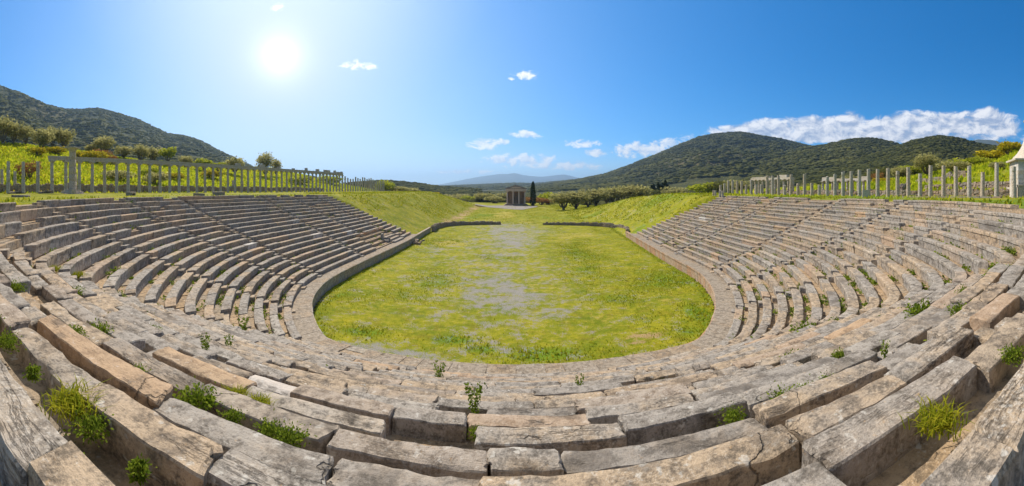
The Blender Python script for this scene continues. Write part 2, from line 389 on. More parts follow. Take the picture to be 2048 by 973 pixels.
# ground: one sheet round the stadium
gx = np.unique(np.r_[np.arange(-260, -60, 5.0), np.arange(-60, -30, 1.5), np.arange(-30, 30.1, 0.75), np.arange(31, 60, 1.5), np.arange(60, 261, 5.0)])
gy = np.unique(np.r_[np.arange(-80, -10, 6.0), np.arange(-10, 56, 0.9), np.arange(56, 110, 1.0), np.arange(110, 200, 2.5), np.arange(200, 301, 8.0)])
GX, GY = np.meshgrid(gx, gy); fx, fy = GX.ravel(), GY.ravel()
Sg, Ng = sn(fx, fy)
def sparkle(x, y): return fbm(x * .12, y * .12, 5.0)
def blob(x, y, L):
    v = 0.0
    for (cx, cy, rx, ry, w) in L:
        d = ((x - cx) / rx) ** 2 + ((y - cy) / ry) ** 2
        if d < 9: v = max(v, w * math.exp(-d))
    return v
def onlawn(px, py, w, h, k):                              # a patch seen at (px, py), w x h pixels, put on the lawn in metres
    r = EYE * F / (py - YH); r1 = EYE * F / max(py - h / 2 - YH, 8); r2 = EYE * F / (py + h / 2 - YH)
    return (*pos(px, r), w / F * r * 0.6, abs(r1 - r2) * 0.6, k)
BARE = [onlawn(*q) for q in [(1000,560,330,150,.50),(960,640,420,70,.42),(960,500,230,70,.50),(1000,455,160,20,.6),(1030,462,112,18,1.26),(1022,480,87,29,1.19),(1010,500,87,27,1.12),(985,530,75,40,0.84),(975,565,137,54,1.12),(1010,590,150,67,1.30),(1070,600,100,40,.7),(1000,625,140,30,.8),(1090,625,110,26,.7),
        (930,600,60,24,.5),(960,480,120,10,.55),(900,500,110,9,.5),(925,520,120,10,.55),(860,500,60,8,.55),(715,578,60,8,.6),(960,545,120,10,.4),(1150,650,90,14,.35),(940,455,60,6,.5),
        (1010,450,110,7,.75),(1395,603,40,10,.6),(1385,565,40,8,.35),(720,694,110,22,1.2),(790,706,110,20,1.2),(870,718,110,16,1.1),(680,684,50,10,.7),(960,727,90,5,.6),(1150,724,60,5,.3),(860,640,140,20,.25),(1200,640,160,20,.25)]]
LUSH = [onlawn(*q) for q in [(1090,708,150,34,1.0),(730,665,110,26,.8),(900,680,90,20,.8),(960,700,80,14,.6),(1400,625,80,50,1.0),(1330,560,130,40,.7),(1380,660,80,30,.6),(1190,550,110,40,.5),(1150,500,70,50,.5),(1180,690,80,16,.5),
        (800,590,170,60,.35),(900,560,150,40,.45),(1230,600,120,30,.4),(880,485,90,14,.7),(990,515,60,16,.5),(1000,640,60,16,.4),(660,600,40,120,.55),(1300,640,100,30,.4),(1120,435,180,12,.5),(960,432,90,14,.6)]]
DRY = [onlawn(*q) for q in [(1060,560,260,160,.35),(760,560,160,120,.25),(1000,480,300,50,.4),(900,487,120,14,.7),(1090,540,120,60,.45),(1100,600,120,60,.4),(940,530,150,16,.45),(780,540,120,24,.35),(1150,470,120,12,.6),(1180,500,90,16,.4),(960,660,200,30,.3),(1050,680,160,20,.3),(1010,430,50,14,.9),(980,442,70,8,.6),(1060,445,80,8,.5),(1250,580,40,6,.5),(1325,603,60,5,.6),(1300,520,60,14,.3)]]
SOIL = [onlawn(*q) for q in [(1290,672,100,16,.75),(1270,688,60,10,.6),(1330,668,60,9,.55),(900,444,40,9,.72),(915,437,34,10,.72),(928,430,28,10,.72),(938,424,24,9,.72),(948,418,24,8,.72),(960,413,30,5,.9),(1085,415,60,4,.5)]]
def grass_attrs(x, y, z, n):
    lush = dry = flower = bare = soil = 0.0
    q = fbm(x * .09, y * .09, 2.0)
    if n < 0.0 or (y > 56 and abs(x) < 22 and z < 0.6):
        q2 = fbm(x * .22, y * .16, 7); bare = blob(x, y, BARE) * (1.0 + .8 * q2); lush = blob(x, y, LUSH) + .35 * q2; dry = blob(x, y, DRY) - .35 * q2; soil = blob(x, y, SOIL)
        if n < 0 and n > -0.7: lush = max(lush, 0.5)
    elif x < -50:
        flower = 0.30 + 0.45 * q + 0.25 * sstep(-60, -90, x); lush = 0.15 - 0.4 * q
    elif x > 44:
        flower = 0.10 + 0.35 * q; lush = 0.45 + 0.3 * q
        soil = 0.75 * math.exp(-((x - 47) / 4.0) ** 2) * (y < 70)
    elif y > 56:
        lush = 0.05 + 0.4 * q + (0.22 if x > 0 else 0); dry = 0.16 + 0.5 * fbm(x * .15, y * .06, 4) if x < 0 else .4 * fbm(x * .15, y * .06, 4)
        if -28 > x > -31: soil = .3
    else:
        lush = 0.25 + 0.4 * q; dry = 0.1 - 0.3 * q
        if x > 0: lush += 0.3
        soil = max(0, 0.45 + 0.6 * fbm(x * .2, y * .2, 9)) * (0.55 if x > 0 else 0.35)
    return lush, dry, flower, bare, soil
gz = []; GA = []
for x, y, s_, n_ in zip(fx, fy, Sg, Ng):
    i = int(np.clip(s_ / DS, 0, NS - 1)); nr = PATH + (NR - 1) * AW[i] + 0.5; nn_ = n_
    if n_ < 0 and y < 79: z = -0.30
    elif S_END[0] + .35 < s_ < S_END[1] - .35:
        if n_ < nr: z = (Z1 + (n_ - PATH) / AW[i] * (ZTOP[i] - Z1) / (NR - 1) - 1.1) if n_ > 0.3 else -0.45
        else:
            k = sstep(nr + 2.5, nr + 6, n_); z = (ZTOP[i] - 0.30 + sstep(nr, nr + 1.2, n_) * 0.16) * (1 - k) + ground_z(x, y) * k
    else: z = ground_z(x, y, True); nn_ = 99
    gz.append(z); GA.append(grass_attrs(x, max(y, 56.1) if nn_ == 99 and abs(x) < 34 else y, z, nn_ if y < 66 else 99))
ncx, ncy = len(gx), len(gy)
idx = np.arange(ncx * ncy).reshape(ncy, ncx)
quads = np.stack([idx[:-1, :-1], idx[:-1, 1:], idx[1:, 1:], idx[1:, :-1]], -1).reshape(-1, 4)
GA = np.array(GA); NAMES = ['lush', 'dry', 'flower', 'bare', 'soil']
g = mk('ground', np.c_[fx, fy, gz], quads, M['grass'], vattr={n: GA[:, i] for i, n in enumerate(NAMES)}, smooth=9)
tag(g, kind='structure')

# lawn: fine sheet inside the podium wall
lx = np.arange(-19.0, 22.1, 0.22); ly = np.arange(13.5, 80.5, 0.30)
LX, LY = np.meshgrid(lx, ly); qx, qy = LX.ravel(), LY.ravel(); Sl, Nl = sn(qx, qy)
keep = (Nl < 0.12) | (qy > 63)
lawn_z = [0.035 * fbm(x * .5, y * .5, 1) - 0.0 for x, y in zip(qx, qy)]
LA = np.array([grass_attrs(x, y, 0.0, -abs(n)) for x, y, n in zip(qx, qy, Nl)])
li = np.arange(len(lx) * len(ly)).reshape(len(ly), len(lx))
lq = np.stack([li[:-1, :-1], li[:-1, 1:], li[1:, 1:], li[1:, :-1]], -1).reshape(-1, 4)
lq = lq[keep[lq].all(axis=1)]
lawn = mk('lawn', np.c_[qx, qy, lawn_z], lq, M['grass'], vattr={n: LA[:, i] for i, n in enumerate(NAMES)}, smooth=9)
tag(lawn, kind='structure')

# ------------------------------------------------------------------ stairways and wedges
ST_PHI = [-77.5, -66, -50, -34, -12.5, 12.5, 30.5, 50, 66, 82]
stairs = [s_of_phi(p) for p in ST_PHI]
stairs = [s_of_y(40.6, -1), s_of_y(35.0, -1), s_of_y(29.8, -1)] + stairs + [s_of_y(30.7, 1), s_of_y(35.2, 1), s_of_y(40.3, 1)]
NST = len(stairs)
MID = sum(1 for s in stairs if s < SL / 2)
def wedge_name(w):                                    # wedge w lies between stairs w-1 and w, left to right
    d = w - MID
    if d == 0: return 'in the middle wedge'
    return f"{ordinal(abs(d))} wedge {'left' if d < 0 else 'right'} of middle"
PLAT = (s_of_y(41.6, -1), s_of_y(33.6, -1))           # the platform of honour interrupts the lowest rows on the left
PLAT_K = 4
def in_plat(k, s): return k <= PLAT_K and PLAT[0] < s < PLAT[1]

# ------------------------------------------------------------------ paving of the treads, one stepped surface
mb_v, mb_f, mb_t = [], [], []
def quad(a, b, c, d, t):
    i = len(mb_v); mb_v.extend([a, b, c, d]); mb_f.append([i, i+1, i+2, i+3]); mb_t.append(t)
step_s = np.arange(S_END[0], S_END[1], 0.5)
for k in range(0, NR + 1):
    for a, b in zip(step_s[:-1], step_s[1:]):          # bed under the slabs with its riser
        if k == 0: n0, n1 = 0.30, PATH + 0.10; f = lambda s, n: (*row_pt(1, s, n - PATH)[:2], 0.765)
        z0 = lambda s: (row_pt(k, s)[2] - BACK - 0.035) if k else 0.765
        if k == 0: A = [(*row_pt(1, s, n - PATH)[:2], 0.765) for s, n in ((a, n0), (a, n1), (b, n1), (b, n0))]
        else:
            w1 = AW[int(a / DS)] + 0.10 if k < NR else 1.1
            A = [(*row_pt(k, s, n)[:2], z0(s)) for s, n in ((a, 0.09), (a, w1), (b, w1), (b, 0.09))]
            zl = lambda s: (row_pt(k - 1, s)[2] - BACK - 0.04) if k > 1 else 0.76
            quad((*row_pt(k, b, 0.09)[:2], zl(b)), (*row_pt(k, a, 0.09)[:2], zl(a)), A[0], A[3], 0.55)
        quad(A[0], A[3], A[2], A[1], 0.7)
    s = S_END[0]
    while s < S_END[1] - 0.3 and k < NR:               # loose slabs on the bed
        i = int(s / DS); sc = 1 + 0.0
        L = rnd.uniform(0.55, 1.25) * (1.0 if k else 1.2)
        rr = PATH + (k - 1) * AW[i] if k else 0
        if C0[i, 1] < CY: L *= 13.5 / (13.5 + rr)
        e = min(S_END[1], s + L); gap = 0.012
        if k == 0: lo, hi, zz = 0.0, PATH + 0.07, 0.80
        else: lo, hi = DEP - 0.12, AW[i] + 0.07
        if rnd.random() > (0.03 if k == 0 else 0.12):
            dz = rnd.uniform(-0.018, 0.02); tl = rnd.uniform(-0.015, 0.015); t = rnd.choice([.3, .5, .7, .9, 1.0]) if k else rnd.choice([0, .1, .25, .4])
            m_ = 3 if k == 0 else 2
            sv = [s + gap + (e - s - 2 * gap) * j / (m_ - 1) for j in range(m_)]
            for q0, q1 in zip(sv[:-1], sv[1:]):
                def pt(ss, n, up):
                    if k == 0: p = row_pt(1, ss, n - PATH); z = 0.80
                    else: p = row_pt(k, ss, n); z = p[2] - BACK
                    return (p[0], p[1], (z + dz * (0.3 if k == 0 else 1) + tl * (n > .6) * (k > 0)) if up else z - 0.10)
                quad(pt(q0, lo, 1), pt(q1, lo, 1), pt(q1, hi, 1), pt(q0, hi, 1), t)
                quad(pt(q1, lo, 1), pt(q0, lo, 1), pt(q0, lo, 0), pt(q1, lo, 0), t * .6)
            quad(pt(sv[0], lo, 1), pt(sv[0], hi, 1), pt(sv[0], hi, 0), pt(sv[0], lo, 0), t * .6)
            quad(pt(sv[-1], hi, 1), pt(sv[-1], lo, 1), pt(sv[-1], lo, 0), pt(sv[-1], hi, 0), t * .6)
        s = e
ter = mk('terrace_paving', mb_v, mb_f, M['paving'], fattr={'tone': mb_t}); tag(ter, kind='structure')

# ------------------------------------------------------------------ podium wall: upright slabs round the lawn
def podium(a, b, mat, name, label, ranges):
    mb = MB(); s = a
    while s < b - 0.1:
        e = min(b, s + rnd.uniform(0.55, 1.0)); t = rnd.uniform(0, 1); o = rnd.uniform(-0.012, 0.012)
        P = []
        for ss in (s + 0.008, (s + e) / 2, e - 0.008):
            for n, z in ((0.02 + o, -0.3), (0.0 + o, 0.62), (-0.05 + o, 0.66), (-0.055 + o, 0.785), (0.32, 0.785), (0.32, -0.3)):
                P.append((*plan_at(ss, n), z + rnd.uniform(-.006, .006)))
        fc = []
        for j in range(2):
            for q in range(5): fc.append([j*6+q, (j+1)*6+q, (j+1)*6+q+1, j*6+q+1])
        fc.append([5,4,3,2,1,0]); fc.append([12,13,14,15,16,17])
        mb.add(P, fc, t); s = e
    o = mb.build(name, mat); tag(o, label, 'wall'); return o
s_mid = s_of_phi(20)
podium(s_of_y(54.2, -1), s_mid, M['wall'], 'podium_wall', 'grey wall of upright slabs curving along left and near edge of lawn', None)
podium(s_mid, s_of_y(48.0, 1), M['redwall'], 'podium_wall', 'reddish low wall of upright slabs along right edge of lawn', None)

# ------------------------------------------------------------------ seat blocks
PROFILE = [(0.075, -0.44), (0.065, -0.17), (0.05, -0.145), (0.008, -0.125), (0.0, -0.05), (0.004, -0.010), (0.022, 0.0), (0.10, 0.003), (0.16, 0.004), (0.22, 0.003), (0.28, 0.0), (0.33, -.002), (DEP - 0.016, -0.003), (DEP, -0.014), (DEP, -0.36)]
PROFILE_LEFT = [(0.05, -0.44), (0.045, -0.2), (0.03, -0.1), (0.008, -0.05), (0.010, -0.010), (0.024, 0.0), (0.10, 0.003), (0.16, 0.004), (0.22, 0.003), (0.28, 0.0), (0.33, -.002), (DEP - 0.016, -0.003), (DEP, -0.014), (DEP, -0.36)]
COARSE = [0, 2, 3, 5, 6, -3, -2, -1]
def block_geo(k, s0, s1, seed, fine, dn=0.0, dz=0.0, yaw=0.0, dep=1.0, tilt=0.0):
    left = s0 < SL * 0.47
    prof = PROFILE_LEFT if left else PROFILE
    if not fine: prof = [(0.06, -0.44), (0.05, -0.14), (0.005, -0.115), (0.0, -0.02), (0.03, 0.0), (DEP - 0.02, 0.0), (DEP, -0.025), (DEP, -0.3)] if not left else [(0.05, -0.44), (0.0, -0.025), (0.03, 0.0), (DEP - 0.02, 0.0), (DEP, -0.025), (DEP, -0.3)]
    c0 = row_pt(k, s0); c1 = row_pt(k, s1); Ln = math.hypot(c1[0]-c0[0], c1[1]-c0[1])
    ns = max(4, int(Ln / 0.085)) if fine else max(2, int(Ln / 0.6) + 1)
    if fine: us = [0, 0.018 / Ln] + [j / ns for j in range(1, ns)] + [1 - 0.018 / Ln, 1]
    else: us = [j / ns for j in range(ns + 1)]
    V = []; UA, NA = [], []; sd = seed * 17.31; scl = Ln / max(1e-6, s1 - s0)
    e0, e1 = (noise.noise(Vector((sd, 1, 1))), noise.noise(Vector((sd, 2, 5))))
    for j, u in enumerate(us):
        s = s0 + (s1 - s0) * u
        shrink = 0.016 if fine and j in (0, len(us) - 1) else 0.0
        for q, (n, z) in enumerate(prof):
            nn = n * dep
            if shrink and 0 < q < len(prof) - 1: nn += shrink if n < 0.2 else -shrink; z = z - shrink * (z > -0.1)
            ys = yaw * (u - 0.5) * Ln; tl = tilt * (u - .5) * Ln
            ss = s
            if fine and j in (0, 1): ss = s + (s1 - s0) / Ln * 0.07 * (e0 * (n - .2) / .2 + .5 * noise.noise(Vector((n * 9 + sd, z * 9, 3))))
            if fine and j >= len(us) - 2: ss = s + (s1 - s0) / Ln * 0.07 * (e1 * (n - .2) / .2 + .5 * noise.noise(Vector((n * 9 + sd, z * 9, 7))))
            x, y, zz = row_pt(k, ss, nn + dn + ys); zz += z + dz + tl
            if fine:
                p = Vector((x * 2.1 + sd, y * 2.1, zz * 2.1)); p2 = Vector((x * 7 + sd, y * 7, zz * 7))
                ramp = min(1.0, 7.5 / max(1.0, math.hypot(x, y)))
                d = noise.noise_vector(p) * 0.017 + noise.noise_vector(p2) * 0.016
                edge = 1.0 if q in (2, 3, 4, 5, 6, len(prof) - 2, len(prof) - 3) else 0.5
                chip = max(0.0, noise.noise(Vector((x * 2.6 + sd + 9, y * 2.6, zz * 2.6))) - 0.22) * 0.13 * min(1.0, 9 / max(1.0, math.hypot(x, y)))
                if q in (3, 4, 5): x += -0; zz -= chip * 0.8; bn = at_s(ss)[1]; x += bn[0] * chip; y += bn[1] * chip
                if q == 6: zz -= chip * .5
                if q == len(prof) - 4: zz -= chip * .4
                if q in (len(prof) - 2, len(prof) - 3): zz -= chip * 0.7; bn = at_s(ss)[1]; x -= bn[0] * chip * .7; y -= bn[1] * chip * .7
                x += d.x * edge * ramp; y += d.y * edge * ramp; zz += d.z * (0.45 if 5 < q < len(prof) - 3 else .7) * ramp
            V.append((x, y, zz)); UA.append(s * scl + sd); NA.append(n + sd)
    m_ = len(prof); Fc = []
    for j in range(len(us) - 1):
        for q in range(m_ - 1): Fc.append([j*m_+q+1, (j+1)*m_+q+1, (j+1)*m_+q, j*m_+q])
    Fc.append(list(range(m_))); Fc.append([(len(us)-1)*m_ + q for q in range(m_ - 1, -1, -1)])
    return V, Fc, UA, NA
# hand-set joints in the foreground: (row, [pixel columns of the joints], missing spans)
HAND = {17: [70, 300, 660, 980], 16: [205, 395, 645, 975, 1108, 1525, 1765], 15: [480, 770, 948, 1240, 1510, 1740], 14: [490, 590, 775, 945, 1185, 1400, 1690], 13: [560, 690, 860, 968, 1150, 1390, 1560], 12: [720, 880, 1060, 1240, 1400]}
GONE = {15: (770, 948), 13: (860, 968)}
def row_s(k, px):                                        # where a row is seen in this direction, near side only
    j = np.arange(0, NS, 1); ok = (C0[:, 1] < CY - 3) & (np.abs(phi) < 42); j = j[ok]
    X_ = C0[j] + N0[j] * (PATH + (k - 1) * AW[j] + .2)[:, None]
    return DS * int(j[np.argmin(np.abs(1024 + F * np.arctan2(*warp(X_[:, 0], X_[:, 1])) - px))])
blocks = []
for k in range(1, NR + 1):
    spans = []
    for w in range(NST + 1):
        sa = S_END[0] if w == 0 else stairs[w - 1]; sb = S_END[1] if w == NST else stairs[w]
        i = int((sa + sb) / 2 / DS); rr = PATH + (k - 1) * AW[i]
        sc = (13.5 + rr) / 13.5 if C0[i, 1] < CY else 1.0; g = 0.24 / sc
        a, b = sa + (g if w else rnd.uniform(-.1, .1)), sb - (g if w < NST else rnd.uniform(-.1, .1))
        if k == NR and w == 0: a += 0.4
        if w == MID and k >= 16: spans[-1] = (spans[-1][0], b, w, sc)
        else: spans.append((a, b, w, sc))
    hand = [row_s(k, px) for px in HAND.get(k, [])]
    for a, b, w, sc in spans:
        s = a; n = 0; nearw = abs(w - MID) <= 2
        while s < b - 0.05:
            L = (rnd.uniform(1.2, 2.3) if nearw else rnd.uniform(0.9, 1.9)) / sc
            e = min(b, s + L)
            if hand and abs(w - MID) <= 1:
                nx = [h for h in hand if h > s + .12]
                if nx and (s >= hand[0] - .2 or nx[0] < e + .35 / sc): e = min(b, nx[0])
            if b - e < 0.4 / sc: e = b
            n += 1; mid = project(*row_pt(k, (s + e) / 2, .2))[0]; isnear = hand and abs(w - MID) <= 1 and hand[0] <= s + .1
            miss = rnd.random() < (0.13 if k == NR else 0.035 if nearw and not isnear else 0.02 if not nearw else 0)
            if k in GONE and w == MID and GONE[k][0] < mid < GONE[k][1]: miss = True
            if not miss and not in_plat(k, (s + e) / 2):
                t = rnd.choice([0.0, 0.15, 0.3, 0.45, 0.6, 0.85]) if rnd.random() > 0.012 or nearw else 1.4
                if k == 14 and w in (MID, MID - 1) and 490 < mid < 592: t = 1.4
                jq = 1.0 if abs(w - MID) <= 1 and k > 8 else 0.45
                big = WC[int((s + e) / 2 / DS)]
                blocks.append(dict(k=k, s0=s + 0.004 / sc, s1=e - 0.004 / sc, w=w, n=n, t=t, dn=rnd.gauss(0, 0.026) * jq, dz=rnd.gauss(0, 0.021) * jq, yaw=rnd.gauss(0, 0.015) * jq, dep=rnd.uniform(0.98, 1.12) * (1 - .57 * big), tilt=rnd.gauss(0, 0.008) * jq))
            s = e
def visible_size(b):
    m_ = row_pt(b['k'], (b['s0'] + b['s1']) / 2, .2); px, py = project(*m_)
    if px < -60 or px > 2108 or py > 1010: return 0
    p0 = project(*row_pt(b['k'], b['s0'], .2)); p1 = project(*row_pt(b['k'], b['s1'], .2))
    d = math.hypot(m_[0], m_[1]); h = F / d * 0.22 + F / d * 0.42 * (EYE - m_[2]) / d
    return math.hypot(p1[0] - p0[0], p1[1] - p0[1]) * h + 1e-6
for b in blocks: b['size'] = visible_size(b)
blocks.sort(key=lambda b: -b['size'])
TONES = {0.0: 'dark grey', 0.15: 'grey', 0.3: 'greyish', 0.45: 'grey-brown', 0.6: 'tan', 0.85: 'light tan', 1.4: 'pale restored'}
NIND = 298
sv, sf, st_, su_, sn2_ = [], [], [], [], []
for q, b in enumerate(blocks):
    ind = q < NIND
    V, Fc, UA, NA = block_geo(b['k'], b['s0'], b['s1'], q * 0.37 + 1, ind, b['dn'], b['dz'], b['yaw'], b['dep'], b['tilt'])
    if ind:
        c = row_pt(b['k'], (b['s0'] + b['s1']) / 2, .2)
        o = mk('seat_block', V, Fc, M['stone'], base=(c[0], c[1], c[2] - 0.4), fattr={'tone': [b['t']] * len(Fc)}, vattr={'along': UA, 'across': NA}, smooth=R(34))
        tag(o, f"{TONES[b['t']]} limestone block, {ordinal(b['k'])} row above lawn, {ordinal(b['n'])} from left, {wedge_name(b['w'])}", 'seat block', 'limestone seat blocks in curved rows')
    else:
        base = len(sv); sv += V; sf += [[i + base for i in f] for f in Fc]; st_ += [b['t']] * len(Fc); su_ += UA; sn2_ += NA
o = mk('seat_blocks', sv, sf, M['stone'], fattr={'tone': st_}, vattr={'along': su_, 'across': sn2_})
tag(o, 'hundreds of small distant grey seat blocks in curved rows along both sides', 'seat blocks', 'limestone seat blocks in curved rows', 'stuff')

# stair steps in the gaps: each stairway one thing
for j, s in enumerate(stairs):
    i = int(s / DS); b0 = row_pt(1, s)
    o = empty('stone_stairway', (b0[0], b0[1], 0.8))
    side = 'left' if j < MID else 'right'; kth = MID - j if j < MID else j - MID + 1
    tag(o, f"narrow stone stairway climbing between seats, {ordinal(kth)} stairway {side} of the middle wedge", 'stairway', 'stairways between the seating wedges')
    for k in range(1, NR + 1):
        if in_plat(k, s) or (k >= 16 and j == MID - 1): continue
        rr = PATH + (k - 1) * AW[i]; sc = (13.5 + rr) / 13.5 if C0[i, 1] < CY else 1.0; g = 0.23 / sc
        for (n0, n1, dz) in ((-0.22, 0.10, -0.22), (0.11, 0.40, -0.07)):
            if rnd.random() < 0.08: continue
            P = []; d = rnd.uniform(-.02, .02)
            for ss, nn in ((s - g, n0), (s + g, n0), (s + g, n1), (s - g, n1)):
                x, y, z = row_pt(k, ss, nn); P.append((x - b0[0], y - b0[1], z - 0.8 + dz + d + rnd.uniform(-.01, .01)))
            P = [(x, y, z - .34) for x, y, z in P] + P; mb = MB()
            mb.add(P, [[3,2,1,0],[4,5,6,7],[0,1,5,4],[1,2,6,5],[2,3,7,6],[3,0,4,7]], rnd.uniform(0, .9)); mb.build('step', M['stone'], o)

# platform of honour on the left: back panel, low steps, throne
def prism(mb, s0, s1, n0, n1, z0, z1, t, m_=6):
    P = []
    for q in range(m_ + 1):
        ss = s0 + (s1 - s0) * q / m_
        for n, z in ((n0, z0), (n0, z1), (n1, z1), (n1, z0)):
            x, y, _ = row_pt(1, ss, n - PATH); P.append((x, y, z))
    fc = []
    for q in range(m_):
        for a in range(4): fc.append([q*4+a, q*4+(a+1)%4, (q+1)*4+(a+1)%4, (q+1)*4+a])
    fc.append([0,3,2,1]); fc.append([m_*4, m_*4+1, m_*4+2, m_*4+3]); mb.add(P, fc, t)
pa, pb = PLAT
i = int(pa / DS); nb = PATH + PLAT_K * AW[i]; zb = zrow(PLAT_K + 1, i) - BACK
mb = MB(); s = pa + 0.1
while s < pb - .3:
    e = min(pb - .1, s + rnd.uniform(.5, .9)); prism(mb, s, e - .01, nb - 0.10 + rnd.uniform(0, .02), nb + 0.12, 0.7, zb + .05, rnd.choice([.2, .6, 1.0]), 1); s = e
c = row_pt(1, (pa + pb) / 2, nb - PATH)
tag(mb.build('platform_back_wall', M['redwall'], base=(c[0], c[1], .8)), 'upright reddish slabs backing the platform of honour among left seats', 'wall')
mb = MB()
for n0, n1, z1 in ((0.9, 1.5, .98), (1.5, 2.1, 1.2), (2.1, nb - .12, 1.42)):
    prism(mb, pa + .3, pa + (pb - pa) * .45, n0, n1, .7, z1, rnd.random())
c = row_pt(1, pa + 2, 0)
tag(mb.build('low_steps', M['stone'], base=(c[0], c[1], .8)), 'three long low stone steps on the platform of honour at left', 'steps')
c = row_pt(1, pa + (pb - pa) * .52, 1.9 - PATH)
mb = MB(); mb.box((c[0], c[1], .8), (.8, .7, .42), .1, .2, .02); o1 = mb.build('seat', M['stone'], base=(c[0], c[1], .8))
th = empty('stone_throne', (c[0], c[1], .8)); tag(th, 'small stone throne with upright back on the platform of honour', 'throne')
o1.parent = th; o1.location = (0, 0, 0)
mb = MB(); mb.box((-.42, 0, 0), (.2, .75, 1.15), 0, .1, .03, .9); mb.build('backrest', M['stone'], th)
mb = MB(); mb.box((0.1, .42, 0), (.7, .14, .66), 0, .3, .02); mb.build('armrest', M['stone'], th)
c = plan_at(s_of_y(42.3, -1), 0)
mb = MB()
for q in range(14): mb.box((c[0] + .35 + rnd.uniform(0, 1.1), c[1] + rnd.uniform(-.7, .7), rnd.uniform(-.05, .12) if q < 9 else rnd.uniform(.2, .4)), (rnd.uniform(.25, .55), rnd.uniform(.25, .5), rnd.uniform(.15, .3)), rnd.uniform(0, 3), rnd.random(), .04)
tag(mb.build('tumbled_steps', M['rubble'], base=(c[0] + .8, c[1], 0)), 'tumbled grey stones stepping from platform edge down to lawn', 'steps')

# ------------------------------------------------------------------ rubble walls
def rubble_wall(path, h0, h1, th, name, label, mat='rubble', size=0.32, zf=None, cat='wall'):
    P = resample(np.array(path, float), size); mb = MB()
    for j, (x, y) in enumerate(P):
        u = j / max(1, len(P) - 1); h = (h0 + (h1 - h0) * u) * (1 + 0.22 * fbm(x * .6, y * .6, 4)); z = zf(x, y) if zf else 0.0
        a = P[min(j + 1, len(P) - 1)] - P[max(j - 1, 0)]; rz = math.atan2(a[1], a[0]); zz = -0.12
        while zz < h:
            sh = rnd.uniform(.16, .30) * size / .32; sl = rnd.uniform(.75, 1.35) * size
            for side in (-1, 1):
                ox = -math.sin(rz) * side * th * .25; oy = math.cos(rz) * side * th * .25
                mb.box((x + ox + rnd.uniform(-.04, .04), y + oy + rnd.uniform(-.04, .04), z + zz), (sl, th * .52 * rnd.uniform(.85, 1.15), sh), rz + rnd.uniform(-.12, .12), rnd.uniform(0, 1), .035 * size / .32, .92)
            zz += sh * .95
    c = P[len(P) // 2]
    return tag(mb.build(name, M[mat], base=(c[0], c[1], zf(c[0], c[1]) if zf else 0)), label, cat)
rubble_wall([(-13.2, 66), (-13.6, 71), (-12.6, 75.5), (-10, 78.5), (-6, 80), (-2.2, 80.4)], 0.85, .5, .5, 'rubble_wall', 'dark dry stone wall curving across the far left end of the lawn')
rubble_wall([(6.4, 79.8), (10, 79.0), (14.2, 77.0)], .3, .5, .5, 'rubble_wall', 'low dark dry stone wall stub crossing the far right of the lawn')
rubble_wall([(14.4, 76.8), (17.2, 74.5), (19.2, 70), (19.2, 65), (18.0, 60.5)], .5, .7, .5, 'rubble_wall', 'pale dry stone wall bending towards the end of right podium')
gzf = lambda x, y: ground_z(x, y) - .05
rubble_wall([(-50.5, y) for y in np.arange(8, 100, 6)], .9, .7, .5, 'rubble_wall', 'long low stone wall under flowery slope behind the left columns', size=.42, zf=gzf)
rubble_wall([(45 + .5 * math.sin(y), y) for y in np.arange(14, 62, 4)], .75, .5, .6, 'rubble_wall', 'long low ruined wall on reddish soil behind right columns', size=.40, zf=gzf)
rubble_wall([(49, 16), (50, 22), (50.5, 30)], 1.1, .6, .7, 'rubble_wall', 'ruined wall of tumbled stones second behind the right columns', size=.42, zf=gzf)
rubble_wall([(60, 28), (61, 34), (62, 39)], 1.0, .5, .6, 'rubble_wall', 'short pale terrace wall high on green slope beside conical roof', size=.45, zf=gzf)
rubble_wall([(48, 33), (52, 35), (55, 36)], .7, .5, .8, 'stone_heap', 'heap of loose stones on green slope behind right columns', size=.5, zf=gzf, cat='stone heap')

# ------------------------------------------------------------------ columns
def shaft_geo(r, h, seed, drums=3, n=14, broken=0.0, flute=0.05):
    rs = random.Random(seed); prof = [(r * 1.0, 0)]; z = 0; cuts = sorted(rs.uniform(.2, .85) for _ in range(drums - 1))
    for c in cuts:
        zz = c * h; rr = r * (1 - .14 * c)
        prof += [(rr, zz - .02), (rr * .93, zz - .008), (rr * .93, zz + .008), (rr * .995, zz + .02)]
    prof += [(r * .87, h - .03), (r * .84, h)]
    prof2 = [prof[0]]
    for a, b in zip(prof[:-1], prof[1:]):
        m_ = int((b[1] - a[1]) / .5)
        for q in range(1, m_ + 1): prof2.append((a[0] + (b[0] - a[0]) * q / (m_ + 1) + rs.uniform(-.008, .008), a[1] + (b[1] - a[1]) * q / (m_ + 1)))
        prof2.append(b)
    mb = MB(); mb.lathe((0, 0, 0), prof2, n, rs.uniform(0, .8), flute, (rs.uniform(-.01, .01), rs.uniform(-.01, .01)))
    for q in range(len(mb.v) - n, len(mb.v)):
        x, y, zz = mb.v[q]; mb.v[q] = (x, y, zz + broken * (noise.noise(Vector((x * 3 + seed, y * 3, 0))) - .3))
    return mb
def column(x, y, z, r, h, seed, label, group, capital=False, cat='column'):
    e = empty('stone_column', (x, y, z)); tag(e, label, cat, group)
    hc = .36 if capital else 0
    shaft_geo(r, h - hc, seed, 2 + seed % 3, broken=0 if capital else .25).build('shaft', M['column'], e, smooth=R(50))
    if capital:
        mb = MB(); mb.lathe((0, 0, h - hc), [(r * .84, 0), (r * .9, .04), (r * 1.25, .17), (r * 1.3, .19)], 14, .3); mb.box((0, 0, h - .17), (r * 2.7, r * 2.7, .17), 0, .3, .01)
        mb.build('capital', M['column'], e)
    return e
LXC, LSP = -46.0, 1.935
def lcol(j): return LXC, 20.6 + LSP * j
